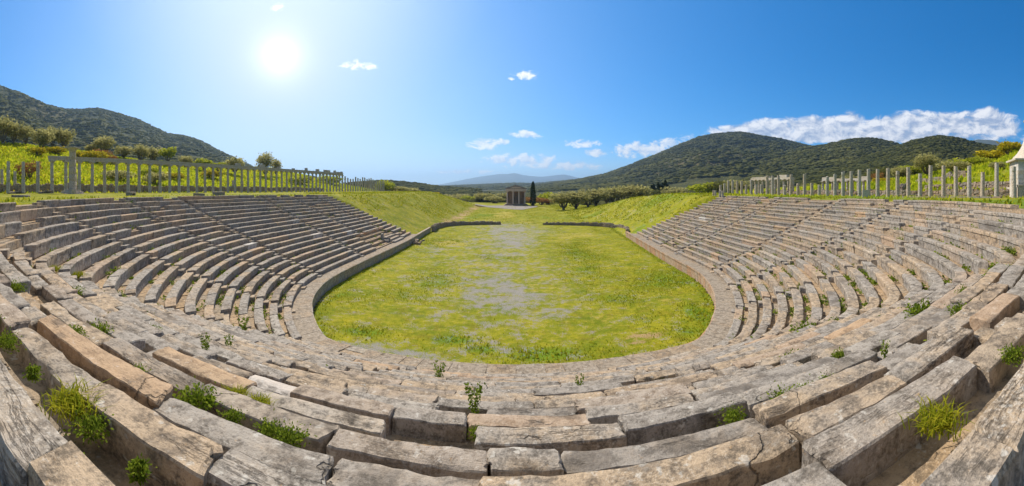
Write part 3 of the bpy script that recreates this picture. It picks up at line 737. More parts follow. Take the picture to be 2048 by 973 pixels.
def lz(y): return interp(y, [10, 22, 60, 140], [6.92, 6.9, 6.6, 6.2])
NL = 61
for j in range(-3, NL + 1):
    x, y = lcol(j); z = lz(y) - .08; ent = 0 <= j <= 42
    h = 10.92 - z if ent else (rnd.uniform(3.75, 3.95) if j < 0 else rnd.uniform(3.6, 4.5) if j < 56 else rnd.uniform(3.0, 3.8))
    n = j + 4
    lab = (f"fluted grey column under the long beam, {ordinal(j + 1)} from its near end" if ent else
           f"broken column without beam at the left photo edge, {ordinal(n)} from left" if j < 0 else f"hazy free-standing column beyond the long beam's far end, {ordinal(j - 42)} past it")
    column(x, y, z, .24, h, 100 + j, lab, 'columns of the beamed colonnade', capital=ent)
for j in range(0, 42, 1):
    x, y0 = lcol(j); _, y1 = lcol(j + 1)
    if j == 0: y0 -= .45
    z = 10.92; mb = MB(); hh = .52 + rnd.uniform(-.02, .02); L = y1 - y0 - .02
    mb.box((x, (y0 + y1) / 2, z), (.52, L, hh * .62), 0, rnd.random() * .6, .012)
    mb.box((x, (y0 + y1) / 2, z + hh * .62), (.60, L, hh * .38), 0, rnd.random() * .6, .015)
    if j in (18, 22, 25, 28, 31, 34, 36, 37, 39, 40, 41): mb.box((x, (y0 + y1) / 2 + rnd.uniform(-.4, .4), z + hh), (.5, rnd.uniform(.6, 1.6), rnd.uniform(.25, .6)), 0, .4, .03)
    tag(mb.build('architrave_block', M['column'], base=(x, (y0 + y1) / 2, z)), f"grey architrave block spanning {ordinal(j + 1)} gap of beamed colonnade from its near end", 'architrave', 'architrave blocks on the left columns')
# stumps of the back row on the left
for q, (px, X_, h) in enumerate([(4, -51.5, 3.0), (30, -52.5, 2.6), (151, -52, 2.5), (485, -51, 2.2), (466, -51, 2.3)]):
    y = abs(X_) / math.tan(-az(px)); z = ground_z(X_, y) - .1
    column(X_, y, z, .24, h, 300 + q, ['short brown column stump at the left photo edge behind taller columns', 'short reddish column stump second from left behind taller columns', 'thin column stump hidden behind the tall capital column', 'short column stump behind far beam columns beside its mate', 'short column stump behind the beam with grass around'][q], 'column stumps behind the left colonnade')
# slabs lying by the left columns
for px, X_, L, lab in [(33, -46.5, 2.2, 'low fallen slab between left columns near photo edge'), (92, -45.4, 1.9, 'low fallen slab between third column and beam end at left')]:
    y = abs(X_) / math.tan(-az(px)); z = ground_z(X_, y); mb = MB()
    mb.box((X_, y, z - .05), (.7, L, .3), .2, .5, .05); mb.box((X_ + .2, y + .3, z + .2), (.6, L * .5, .16), .5, .5, .05)
    tag(mb.build('fallen_slab', M['rubble'], base=(X_, y, z)), lab, 'slab')
# tall honorary column
r = 46.5; x, y = pos(145, r); z = 6.48
e = empty('tall_column', (x, y, z)); tag(e, 'tall single Doric column with flaring capital on stepped plinth at left', 'column')
mb = MB()
for a, b_, zz, hh in ((2.6, 2.6, 0, .3), (1.9, 1.9, .3, .28), (1.35, 1.35, .58, .22)): mb.box((0, 0, zz), (a, b_, hh), .5, rnd.random(), .05)
mb.box((-1.6, .6, 0), (1.4, 1.0, .42), .3, .3, .06); mb.box((1.5, -.8, 0), (.5, .6, .75), .2, .9, .05)
mb.build('plinth', M['column'], e)
sh = MB(); sh.lathe((0, 0, .8), [(.46, 0), (.455, .88), (.435, .9), (.45, .92), (.445, 1.7), (.425, 1.72), (.44, 1.74), (.43, 2.6), (.41, 2.62), (.425, 2.64), (.41, 3.4), (.39, 3.42), (.405, 3.44), (.385, 4.1), (.38, 4.3)], 24, .85, .07)
sh.build('shaft', M['column'], e, smooth=R(60))
mb = MB(); mb.lathe((0, 0, 5.1), [(.38, 0), (.40, .1), (.47, .22), (.66, .42), (.70, .47)], 24, .5); mb.box((0, 0, 5.57), (1.48, 1.48, .13), .5, .5, .02)
mb.build('capital', M['column'], e, smooth=R(40))
# stone bench table and blocks on the left rim
x, y = pos(262, 36.5); z = 6.42
e = empty('stone_bench', (x, y, z)); tag(e, 'stone bench of a long slab on two block legs above left seats', 'bench')
mb = MB(); mb.box((0, 0, .52), (1.5, .6, .14), -.9, .5, .02); mb.build('bench_top', M['rubble'], e)
for sgn in (-1, 1):
    mb = MB(); mb.box((sgn * .38, -sgn * .48, 0), (.3, .5, .52), -.9, .3, .02); mb.build('leg', M['rubble'], e)
for px, py, r, d, lab in [(42, 394, 33, (1.5, .6, .26), 'low flat slab lying in the grass above left seats'), (398, 390, 40, (1.1, .7, .3), 'loose block on left rim, left of two small blocks'), (437, 389, 43, (1.3, .7, .42), 'loose block stacked on left rim, right of two small blocks')]:
    x, y = pos(px, r); z = zat(py + 3, r); mb = MB(); mb.box((x, y, z), d, -az(px) * .9, .4, .04)
    tag(mb.build('loose_block', M['rubble'], base=(x, y, z)), lab, 'stone block')

# right colonnade
RPX = [2028, 1993, 1965, 1939, 1912, 1887, 1861, 1840, 1817, 1795, 1776, 1755, 1736.5, 1719, 1702, 1685.6, 1670]
RH = [3.4, 3.8, 2.9, 3.6, 3.6, 3.75, 3.85, 2.95, 3.75, 3.35, 3.75, 3.7, 3.75, 3.65, 3.55, 3.5, 3.2]
RX = 40.0
ys = [RX / math.tan(az(p)) for p in RPX]
while ys[-1] < 69: ys.append(ys[-1] + 1.57)
def rz_(y): return interp(y, [10, 13, 32, 70], [6.42, 6.42, 6.22, 6.2])
for j, y in enumerate(ys):
    h = RH[j] if j < len(RH) else rnd.choice([2.0, 2.6, 3.1, 3.3, 3.4, 2.9]) if j < 27 else rnd.choice([1.9, 2.2, 2.6, 2.7])
    if j in (18, 23): h = 1.7
    column(RX + rnd.uniform(-.05, .05), y, rz_(y) - .1, .265, h, 500 + j, f"free-standing grey column {'standing tall' if h > 3.3 else 'broken short'}, {ordinal(j + 1)} from right in beamless colonnade", 'columns of the right colonnade')
# low kerb in front of the right columns
mb = MB(); y = 14.0
while y < 27:
    L = rnd.uniform(.7, 1.6); mb.box((38.7 + rnd.uniform(-.1, .1), y + L / 2, rz_(y) - .12), (.55, L - .03, .26), rnd.uniform(-.03, .03), rnd.random(), .02); y += L
tag(mb.build('kerb_stones', M['rubble'], base=(38.7, 20, rz_(20))), 'row of flat kerb stones in grass before the beamless colonnade', 'kerb')
# stoa remains behind the right colonnade
def stoa(px0, px1, X_, n, ztop, zb, seed, lab, grp, hb=.32, extra=()):
    y0, y1 = X_ / math.tan(az(px0)), X_ / math.tan(az(px1))
    for q in range(n):
        y = y0 + (y1 - y0) * q / (n - 1)
        column(X_, y, zb, .22, ztop - zb, seed + q, f"{lab}, {ordinal(q + 1)} column counted from its far end", grp, capital=True)
    mb = MB()
    for q in range(n - 1):
        a, b_ = y0 + (y1 - y0) * q / (n - 1), y0 + (y1 - y0) * (q + 1) / (n - 1); mb.box((X_, (a + b_) / 2, ztop), (.5, abs(a - b_) - .01, hb), 0, rnd.uniform(.2, 1.0), .015)
    for (u, L, hh) in extra: mb.box((X_, y0 + (y1 - y0) * u, ztop + hb), (.5, L, hh), 0, .6, .03)
    tag(mb.build('entablature', M['marble'], base=(X_, (y0 + y1) / 2, ztop)), f"pale stone beam resting on {lab}", 'entablature')
stoa(1503, 1586, 45.0, 11, 8.95, 6.15, 700, 'far pale stoa behind right colonnade', 'columns of the far right stoa', extra=((.25, 5.5, .25), (.8, 2.2, .45)))
stoa(1646, 1738, 48.0, 10, 8.6, 6.3, 740, 'dark stoa row behind right colonnade', 'columns of the back right stoa', extra=((.15, 3, .3), (.9, 2.0, .3)))
for q, (px, X_, h) in enumerate([(1427, 29.6, 1.0), (1431, 29.6, 1.0), (1440, 29.4, 1.0), (1445, 29.3, .95)]):
    y = X_ / math.tan(az(px)); column(X_, y, ZTOP[-1] - .15, .17, h, 800 + q, f"short stump on the far right top row, {ORD[q + 1]} of four", 'four stumps at the end of the top right row')

# square stone tomb with flared conical roof at the right edge
x, y = pos(2070, 47.0); zb = 6.2; zt = zat(322, 45.0)
e = empty('round_roofed_tomb', (x, y, zb)); tag(e, 'stone tomb with white flared conical roof at right photo edge', 'tomb')
mb = MB(); hgt = zt - zb
z = 0; course = 0
while z < hgt - .05:
    hh = min(hgt - z, rnd.uniform(.38, .5)); wd = 5.1 if z > .9 else 5.7
    for face in range(4):
        t = -wd / 2
        while t < wd / 2 - .05:
            L = min(wd / 2 - t, rnd.uniform(.5, 1.2)); c_, s_ = math.cos(face * math.pi / 2), math.sin(face * math.pi / 2); cx, cy = t + L / 2, -wd / 2 + .25
            mb.box((cx * c_ - cy * s_, cx * s_ + cy * c_, z), (L - .015, .5, hh - .012), face * math.pi / 2, rnd.choice([.2, .5, .9, 1.4]), .012); t += L
    z += hh
o = mb.build('wall', M['marble'], e); o.rotation_euler = (0, 0, -az(2070) + .25)
mb = MB(); mb.box((0, 0, hgt), (5.9, 5.9, .2), 0, .6, .02); o = mb.build('cornice', M['marble'], e); o.rotation_euler = (0, 0, -az(2070) + .25)
mb = MB(); mb.lathe((0, 0, hgt + .2), [(2.75, 0), (2.7, .12)] + [q for z_ in [.12 + .29 * j for j in range(12)] for q in ((float(np.interp(z_, (.12, .7, 1.35, 2.1, 2.9, 3.6), (2.7, 2.15, 1.7, 1.38, 1.2, 1.1))) + .0, z_ + .01), (float(np.interp(z_ + .27, (.12, .7, 1.35, 2.1, 2.9, 3.6), (2.7, 2.15, 1.7, 1.38, 1.2, 1.1))) + .03, z_ + .27))], 28, .6); mb.build('conical_roof', M['marble'], e, smooth=R(40))
mb = MB(); mb.lathe((0, 0, hgt + 3.8), [(1.1, 0), (1.1, .1), (.95, .15), (1.0, .5), (1.35, .85), (1.4, 1.0), (1.2, 1.05)], 24, .4); mb.build('capital', M['marble'], e)
x, y = pos(2044, 42.5); mb = MB(); mb.box((x, y, 6.3), (.9, .8, 1.3), -1.0, .4, .02); mb.box((x, y, 7.6), (1.1, 1.0, .18), -1.0, .4, .02); mb.box((x, y, 6.2), (1.2, 1.1, .22), -1.0, .4, .02)
tag(mb.build('stone_pedestal', M['column'], base=(x, y, 6.3)), 'square stone pedestal before the tomb at right photo edge', 'pedestal')
x, y = pos(1731, 46.5); mb = MB(); mb.box((x, y, 6.2), (.8, .5, 1.0), -.8, .9, .02)
tag(mb.build('stone_block', M['marble'], base=(x, y, 6.2)), 'upright pale block between the right columns on reddish soil', 'stone block')

# temple front at the end of the stadium
r = 165.0; x, y = pos(1032, r); zb = -0.15
e = empty('small_temple', (x, y, zb)); tag(e, 'small columned temple front with low pediment beside tall cypress', 'temple')
e.rotation_euler = (0, 0, -az(1032)); e.scale = (1.1, 1.0, 1.2)
W_, H_ = 7.2, 5.6
mb = MB()
for q in range(3): mb.box((0, .2 * q + 1.0, .22 * q), (W_ + 2.2 - .7 * q, 6 - .5 * q, .22), 0, .6, .02)
mb.build('stepped_base', M['rubble'], e)
for q in range(4):
    cx = -W_ / 2 + .35 + q * (W_ - .7) / 3; s = shaft_geo(.31, 4.1, 900 + q, 3, 14); s.v = [(a + cx, b_ - .6, c_ + .66) for a, b_, c_ in s.v]
    s.build('column', M['temple_light'], e, smooth=R(50))
    mb = MB(); mb.lathe((cx, -.6, 4.7), [(.32, 0), (.46, .2)], 12, .5); mb.box((cx, -.6, 4.9), (1.0, 1.0, .16), 0, .5, .01); mb.build('capital', M['temple_light'], e)
mb = MB()
for wx, ww, hh, zz in ((-2.2, 1.4, 4.3, .66), (0, .9, 1.4, .66), (2.2, 1.4, 4.3, .66), (0, 5.6, .7, 4.3), (-3.3, .5, 4.3, .66), (3.3, .5, 4.3, .66)):
    mb.box((wx, 3.6, zz), (ww, .5, hh), 0, rnd.random(), .02)
for sx in (-1, 1): mb.box((sx * 3.3, 3.6, .66), (.5, 2.8, 4.3), 0, .5, .02)
mb.box((0, 5.0, .66), (6.6, .4, 4.3), 0, .2, .02)
mb.build('inner_wall', M['temple'], e)
mb = MB(); mb.box((0, 1.9, 5.06), (W_ + .5, 6.2, .75), 0, .6, .02); mb.build('entablature', M['temple_light'], e)
mb = MB(); P = []
for yy in (-1.3, 5.1): P += [(-W_ / 2 - .55, yy, 5.82), (W_ / 2 + .55, yy, 5.82), (W_ / 2 + .55, yy, 6.0), (0, yy, 7.25), (-W_ / 2 - .55, yy, 6.0)]
mb.add(P, [[0,1,2,3,4], [9,8,7,6,5], [0,5,6,1], [1,6,7,2], [2,7,8,3], [3,8,9,4], [4,9,5,0]], .5); mb.build('roof', M['rubble'], e)
mb = MB(); mb.box((0, -1.35, 6.0), (4.6, .12, .5), 0, .9, .0, .5); mb.build('pediment', M['temple_light'], e)

# gravel path in front of the temple: a sheet just above the ground
pv, pf = [], []
pts = [(950, 412.2, 1.2), (975, 413.5, 3.2), (1000, 414.3, 5.6), (1025, 415.5, 8.0), (1045, 416.5, 7.5), (1062, 415.0, 4.0), (1075, 413.6, 1.5)]
for px, py, h in pts:
    r0 = EYE * F / (py - YH + h / 2); r1 = EYE * F / (py - YH - h / 2)
    for rr in (r0, (r0 + r1) / 2, r1):
        a, b_ = pos(px, rr); pv.append((a, b_, max(ground_z(a, b_), ground_z(a+1, b_+1), ground_z(a-1, b_-1)) + .07))
for q in range(len(pts) - 1):
    for w in range(2): pf.append([q*3+w, q*3+3+w, q*3+4+w, q*3+w+1])
tag(mk('gravel_path', pv, pf, M['gravel']), kind='structure')

# ------------------------------------------------------------------ leaves, trees, weeds
def leaf_cloud(centers, sizes, tones, seed, aspect=1.9, droop=0.0):
    """two-triangle leaf cards with random directions"""
    rs = np.random.RandomState(seed); n = len(centers); c = np.asarray(centers, float); s = np.asarray(sizes, float)[:, None]
    d = rs.normal(size=(n, 3)); d[:, 2] -= droop; d /= np.linalg.norm(d, axis=1)[:, None]
    u = np.cross(d, rs.normal(size=(n, 3))); u /= np.linalg.norm(u, axis=1)[:, None]
    V = np.stack([c - d * s * aspect / 2, c + u * s * .5, c + d * s * aspect / 2, c - u * s * .5], 1).reshape(-1, 3)
    return V, np.arange(4 * n).reshape(n, 4), np.asarray(tones)
def crown_points(lobes, n, seed):
    """points filling several ellipsoid lobes, denser at the shell, with gaps"""
    rs = np.random.RandomState(seed); P = []; T = []; vol = np.array([a[3] * a[4] * a[5] for a in lobes]); vol /= vol.sum()
    for q, a in enumerate(lobes):
        m_ = int(n * vol[q] * 1.5); d = rs.normal(size=(m_, 3)); d /= np.linalg.norm(d, axis=1)[:, None]
        rr = rs.uniform(.35, 1.0, m_) ** .6; lump = 1 + .25 * np.sin(d[:, 0] * 5 + q * 3) * np.sin(d[:, 1] * 6 + q) + .15 * np.sin(d[:, 2] * 9 + q * 2)
        p = d * (rr * lump)[:, None] * np.array(a[3:6]) + np.array(a[:3])
        g = np.sin(p[:, 0] * 2.6 + seed) + np.sin(p[:, 1] * 2.9 + q) + np.sin(p[:, 2] * 3.3 + seed * 2)
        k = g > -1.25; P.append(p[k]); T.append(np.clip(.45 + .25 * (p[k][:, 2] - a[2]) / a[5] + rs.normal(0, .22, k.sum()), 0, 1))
    return np.vstack(P)[:n], np.hstack(T)[:n]
def make_tree(name, label, cat, loc, h, w, leaf, mat, nleaf, seed, group=None, trunk=.3, kind='olive', lean=0):
    rs = random.Random(seed); e = empty(name, loc); tag(e, label, cat, group)
    tb = MB(); ct = h * trunk; lobes = []
    if kind == 'cypress':
        tb.tube([(0, 0, -.2), (0, 0, h * .5), (0, 0, h * .92)], [w * .12, w * .08, .03], 6)
        ns = np.random.RandomState(seed); z = ns.uniform(.03, 1, nleaf) ; a = ns.uniform(0, 2*math.pi, nleaf)
        prof = np.where(z < .15, .55 + z * 3, np.sqrt(np.clip(1 - (np.maximum(z - .15, 0) / .86) ** 1.6, 0.0, 1)))
        rr = w / 2 * prof * (ns.uniform(.3, 1, nleaf) ** .5) * (1 + .22 * np.sin(a * 3 + z * 9 + seed))
        P = np.c_[rr * np.cos(a), rr * np.sin(a), z * h]; T = np.clip(ns.normal(.4, .25, nleaf), 0, 1)
        V, Fc, T = leaf_cloud(P, ns.uniform(.7, 1.3, nleaf) * leaf, T, seed, 2.4, -1.6)
    else:
        nl = rs.randint(5, 8)
        for q in range(nl):
            a = 2*math.pi*q/nl + rs.uniform(-.4, .4); d = w * rs.uniform(.16, .30); s = rs.uniform(.24, .34)
            cz = h * rs.uniform(.5, .72); lobes.append((d*math.cos(a), d*math.sin(a), cz, w*s, w*s, (h - ct) * rs.uniform(.26, .36)))
            tb.tube([(0, 0, ct * .55), (d*.4*math.cos(a), d*.4*math.sin(a), ct * 1.05), (d*math.cos(a), d*math.sin(a), cz)], [w*.035, w*.024, w*.008], 5)
        lobes.append((rs.uniform(-.05, .05)*w, rs.uniform(-.05, .05)*w, h * .76, w*.27, w*.27, h * .22))
        tb.tube([(0, 0, -.3), (lean*.1, 0, ct*.3), (lean*.2, .0, ct * .7)], [w*.075, w*.05, w*.042], 7)
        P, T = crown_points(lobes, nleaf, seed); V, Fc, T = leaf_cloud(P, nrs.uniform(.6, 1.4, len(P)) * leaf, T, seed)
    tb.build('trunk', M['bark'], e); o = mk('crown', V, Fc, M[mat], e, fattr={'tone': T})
    return e
def copy_tree(src, loc, rz, sc, label, group=None, cat=None):
    r = src.copy(); col.objects.link(r); r.location = loc; r.rotation_euler = (0, 0, rz); r.scale = (sc[0], sc[0], sc[1]); r['label'] = label
    if group: r['group'] = group
    for ch in list(src.children):
        c = ch.copy(); col.objects.link(c); c.parent = r
    return r
def crest_pos(px, X_):
    y = abs(X_) / math.tan(abs(az(px))); return X_, y, ground_z(X_, y)
# olives along the crest of the flowery slope on the left
PROTO = {}
def place(kind, px, x, y, z, h, w, label, group, rz):
    mats = {'olive': ('olive_tree', 'olive', .25, 1900, .18), 'olive2': ('olive_tree', 'olive', .25, 1700, .22), 'green': ('spring_tree', 'bright', .32, 1100, .3),
            'yellow': ('broom_bush', 'yellow', .22, 900, .08), 'scrub': ('scrub_bush', 'olive', .24, 800, .06), 'bushg': ('green_bush', 'bright', .24, 800, .06), 'russet': ('bare_bush', 'russet', .22, 700, .1), 'dark': ('oak_tree', 'forest', .36, 1300, .22)}
    nm, mt, lf, nl, tr = mats[kind]; cat = 'bush' if 'bush' in nm else 'tree'
    if kind not in PROTO:
        PROTO[kind] = (make_tree(nm, label, cat, (x, y, z), h, w, lf, mt, nl, 40 + len(PROTO) * 7, group, tr), h, w); return PROTO[kind][0]
    src, h0, w0 = PROTO[kind]
    return copy_tree(src, (x, y, z), rz, (w / w0, h / h0), label, group)
LT = [('olive', 5, -94, 7.0, 8.0, 'big grey-green olive tree at left photo edge on slope crest'), ('olive2', 27, -95, 6.0, 6.5, 'olive tree second from left photo edge on slope crest'),
      ('olive', 52, -95, 5.2, 5.5, 'smaller olive tree third from left on slope crest'), ('olive2', 84, -88, 6.2, 7.0, 'olive tree with bare forked trunk leaning out above slope'),
      ('olive', 105, -95, 5.8, 6.0, 'dense olive tree left of the capital column on crest'), ('olive2', 128, -95, 6.0, 7.0, 'rounded olive tree rising just behind the capital column'),
      ('olive2', 182, -92, 3.0, 4.4, 'low olive bush right of the capital column'), ('olive', 209, -90, 6.0, 8.5, 'wide olive tree above yellow broom right of capital column'),
      ('olive2', 247, -92, 4.0, 7.0, 'faint low olive tree between two taller ones'), ('olive', 281, -88, 5.2, 7.0, 'olive tree with visible trunk above beam left of poplar'),
      ('olive2', 306, -90, 5.0, 7.5, 'broad grey olive tree directly left of pale green poplar'), ('green', 336, -85, 6.0, 5.5, 'pale green spring tree with slim trunk above the beam'),
      ('olive', 372, -88, 4.2, 6.0, 'low olive tree right of pale green spring tree'), ('green', 408, -82, 4.2, 8.0, 'yellow-green spreading tree above middle of left beam'),
      ('green', 436, -82, 3.6, 6.0, 'smaller yellow-green tree right of spreading one'), ('olive2', 470, -80, 6.2, 8.0, 'hazy olive tree above the far beam under sun glare'),
      ('olive', 531, -80, 9.0, 9.0, 'tall airy tree against bright sky above far beam'), ('olive2', 552, -80, 7.0, 5.0, 'small round tree touching the tall airy tree'),
      ('yellow', 78, -80, 2.2, 4.0, 'yellow broom under the forked olive on slope'), ('yellow', 112, -86, 2.2, 6.0, 'yellow broom patch left of capital on slope top'),
      ('yellow', 190, -78, 3.2, 6.5, 'large yellow broom right of the capital column'), ('russet', 205, -82, 3.6, 4.5, 'russet bare bush behind the large yellow broom'),
      ('russet', 57, -60, 3.0, 4.2, 'dark russet bush on slope behind second column'), ('russet', 225, -80, 2.4, 3.0, 'small russet bush beneath wide olive'),
      ('yellow', 160, -84, 2.0, 4.0, 'small yellow-green broom just right of capital'), ('scrub', 312, -56, 2.6, 4.5, 'dark scrub bush between columns above low wall'),
      ('scrub', 240, -60, 2.0, 6.0, 'olive-grey scrub behind columns right of bench'), ('bushg', 300, -66, 2.4, 5.0, 'bright green bush high behind the columns'),
      ('yellow', 424, -66, 2.6, 6.0, 'yellow flowering bush behind the middle columns'), ('yellow', 352, -62, 2.0, 4.5, 'yellow-green bush behind columns under spring tree'),
      ('bushg', 600, -62, 3.4, 9.0, 'sunlit yellow-green bush behind far columns'), ('bushg', 660, -64, 3.8, 10.0, 'hazy yellow-green bush behind farthest beam end')]
for q, (kd, px, X_, h, w, lab) in enumerate(LT):
    x, y, z = crest_pos(px, X_); bush = kd in ('yellow', 'russet', 'scrub', 'bushg')
    if not bush: h *= 1.05; w *= .80
    place(kd, px, x, y, z - .1, h, w, lab, 'bushes on the left slope' if bush else 'trees along the left slope crest', q * 1.3)
# middle distance beyond the lawn
MT = [('olive', 1127, 131, 6.6, 8.8, 'round grey-green olive tree with forked trunk, left of a pair'), ('olive2', 1152, 133, 7.2, 9.6, 'larger darker olive of the pair right of cypress'),
      ('bushg', 1100, 185, 5.5, 13, 'yellow-green thicket right of cypress behind russet reeds'), ('russet', 1082, 172, 3.4, 8, 'orange russet reeds right beside the cypress'), ('russet', 1096, 174, 3.0, 7, 'orange russet reeds between cypress and olive pair'),
      ('russet', 1060, 190, 3.2, 6, 'faint russet shrub between temple and cypress'),
      ('olive', 1176, 150, 5.5, 9, 'olive tree right of the pair behind bank foot'), ('olive2', 1192, 152, 6.5, 9, 'second olive tree right of the pair'), ('green', 1213, 165, 7, 9, 'pale spring tree among dark olives behind right bank'),
      ('olive', 1230, 158, 7, 10, 'dense olive tree behind the right bank shoulder'), ('dark', 1250, 165, 8, 11, 'dark oak behind the right bank shoulder'), ('olive2', 1272, 160, 7.5, 10, 'olive tree left of two small cypresses'),
      ('dark', 1300, 180, 8.5, 12, 'dark oak left of the cypress clump'), ('olive', 1350, 190, 9, 14, 'olive tree right of the cypress clump'), ('green', 1408, 170, 8.5, 13, 'pale green tree above the far end of right bank'),
      ('dark', 1440, 165, 8.5, 12, 'dark oak behind right bank end near columns'), ('olive', 1475, 160, 8, 11, 'olive tree behind far short columns at right'),
      ('green', 1432, 190, 9.5, 10, 'bright green tree behind dark oak near columns'), ('olive', 1012, 210, 6.0, 10, 'olive tree just left of the temple'), ('scrub', 990, 190, 3.5, 9, 'grey scrub left of the temple'), ('olive2', 968, 205, 5.5, 12, 'olive tree two left of temple by path'),
      ('bushg', 945, 215, 4.5, 12, 'yellow-green bush where left bank ends'), ('olive', 925, 230, 6.5, 12, 'grey olive tree beyond left bank end'), ('scrub', 903, 222, 5.2, 12, 'grey scrub beyond left bank crest'), ('olive2', 880, 240, 7.5, 14, 'olive tree beyond the left bank crest'),
      ('yellow', 858, 165, 2.2, 9, 'yellow bush at right end of bank-top hedge'), ('scrub', 840, 168, 2.6, 10, 'dark hedge bush third on left bank top'), ('scrub', 815, 160, 2.8, 11, 'dark hedge bush second on left bank top'), ('scrub', 794, 155, 2.6, 10, 'dark hedge bush first on left bank top'), ('bushg', 770, 150, 4.6, 8, 'sunlit yellow-green bush past last left column')]
for q, (kd, px, r, h, w, lab) in enumerate(MT):
    x, y = pos(px, r); z = ground_z(x, y) - .15; bush = kd in ('yellow', 'russet', 'scrub', 'bushg')
    if not bush and 1160 < px < 1290: h *= 1.2; w *= 1.2
    place(kd, px, x, y, z, h, w, lab, 'bushes beyond the lawn' if bush else 'trees beyond the lawn', q * 2.1)
RT = [('olive', 1853, 74, 5.5, 6.5, 'big grey olive on slope behind the right columns'), ('dark', 1770, 92, 5.5, 8, 'dark oak behind right columns, left of big olive'), ('olive2', 1800, 88, 4.5, 6, 'small olive between dark oak and big olive'), ('dark', 1742, 90, 4.5, 5, 'dark bush-like oak standing behind stoa end'),
      ('russet', 1755, 84, 3.0, 4, 'russet bush behind the columns near stoa end'), ('yellow', 1765, 66, 1.4, 5, 'yellow flowers behind columns near pale block'), ('olive', 1700, 100, 5.5, 9, 'olive tree behind the back stoa'), ('dark', 1660, 105, 5.5, 9, 'dark oak behind the gap between stoas'), ('green', 1635, 120, 6, 9, 'spring green tree behind the gap between stoas'),
      ('olive2', 1610, 110, 5, 9, 'olive tree right behind the far stoa end'), ('yellow', 1640, 115, 4.5, 8, 'ochre bush glowing behind right columns'), ('dark', 1575, 120, 5.8, 10, 'dark oak above the far stoa beam'), ('olive', 1540, 130, 6, 10, 'olive tree above middle of far stoa'), ('green', 1515, 140, 6.5, 10, 'spring green tree above left end of far stoa'), ('olive2', 1490, 135, 6, 9, 'olive tree left of the far stoa'),
      ('green', 1822, 96, 5.0, 9, 'bright green shrub tree above slope at right'), ('dark', 1880, 98, 4.5, 9, 'dark oak above slope right of big olive'), ('scrub', 1905, 92, 3.5, 8, 'grey scrub on slope top right of big olive'), ('bushg', 1935, 90, 3.2, 10, 'tall green weeds bush on right slope crest'), ('scrub', 1915, 72, 2.2, 7, 'feathery grey-green scrub on right slope'),
      ('dark', 1960, 98, 5, 10, 'dark oak on crest behind right slope weeds'), ('yellow', 1985, 86, 3.2, 8, 'yellow broom on crest left of conical roof'), ('dark', 2005, 95, 6.0, 8, 'dark oak on crest left of conical roof'), ('yellow', 2018, 84, 3.4, 6, 'yellow broom touching the conical roof edge'), ('bushg', 1960, 76, 1.8, 8, 'yellow-green weeds bush low on right slope'), ('scrub', 1995, 64, 1.6, 3, 'small dark bush beside tomb wall'), ('dark', 1725, 115, 5.5, 10, 'dark oak far behind the back stoa')]
for q, (kd, px, X_, h, w, lab) in enumerate(RT):
    y = X_ / math.tan(az(px)); z = ground_z(X_, y) - .15; bush = kd in ('yellow', 'russet', 'scrub', 'bushg')
    place(kd, px, X_, y, z, h, w, lab, 'bushes on the right slope' if bush else 'trees on the right slope', q * 1.7)
# cypresses
CY_ = [(1066, 161, 9.7, 2.4, 'tall dark cypress right of the small temple'), (979, 215, 6.0, 1.5, 'small cypress left of temple, taller of two'), (984, 216, 4.8, 1.3, 'small cypress left of temple, shorter of two'), (1003, 215, 5.6, 1.4, 'slim cypress close to left side of temple'),
       (1011, 214, 4.5, 1.3, 'short cypress touching left side of temple'), (1221, 205, 6.0, 2.0, 'lone cypress amid olives behind right bank'), (1279, 175, 8.6, 2.0, 'slim cypress left of two behind the right bank'), (1285, 178, 7.0, 1.6, 'slim cypress second of two behind right bank'), (1293, 180, 6.2, 1.5, 'short slim cypress left of the cypress clump')]
CY_ += [(1303 + 4.6 * q, 215 + (q % 3) * 4, 10.5 + [0, 1, -1, 1.5, .5, 2, 3, 1, 0][q], 3.0, f"dark cypress in clump behind right bank, {ordinal(q + 1)} from left in the clump") for q in range(9)]
CY_ += [(px, 205, h, 1.3, f"hazy cypress behind far left columns, {ordinal(q + 1)} from left of five") for q, (px, h) in enumerate([(697, 6), (707, 6.6), (729, 8.2), (734, 7.4), (746, 7)])]
c0 = None
for q, (px, r, h, w, lab) in enumerate(CY_):
    x, y = pos(px, r); z = zat(412, 161) if q == 0 else ground_z(x, y) - .2
    if c0 is None: c0 = make_tree('cypress_tree', lab, 'tree', (x, y, z), h, w, .26, 'cypress', 1500, 5, 'cypresses in the valley', kind='cypress'); h0, w0 = h, w
    else: copy_tree(c0, (x, y, z), q * 1.1, (w / w0, h / h0), lab, 'cypresses in the valley')

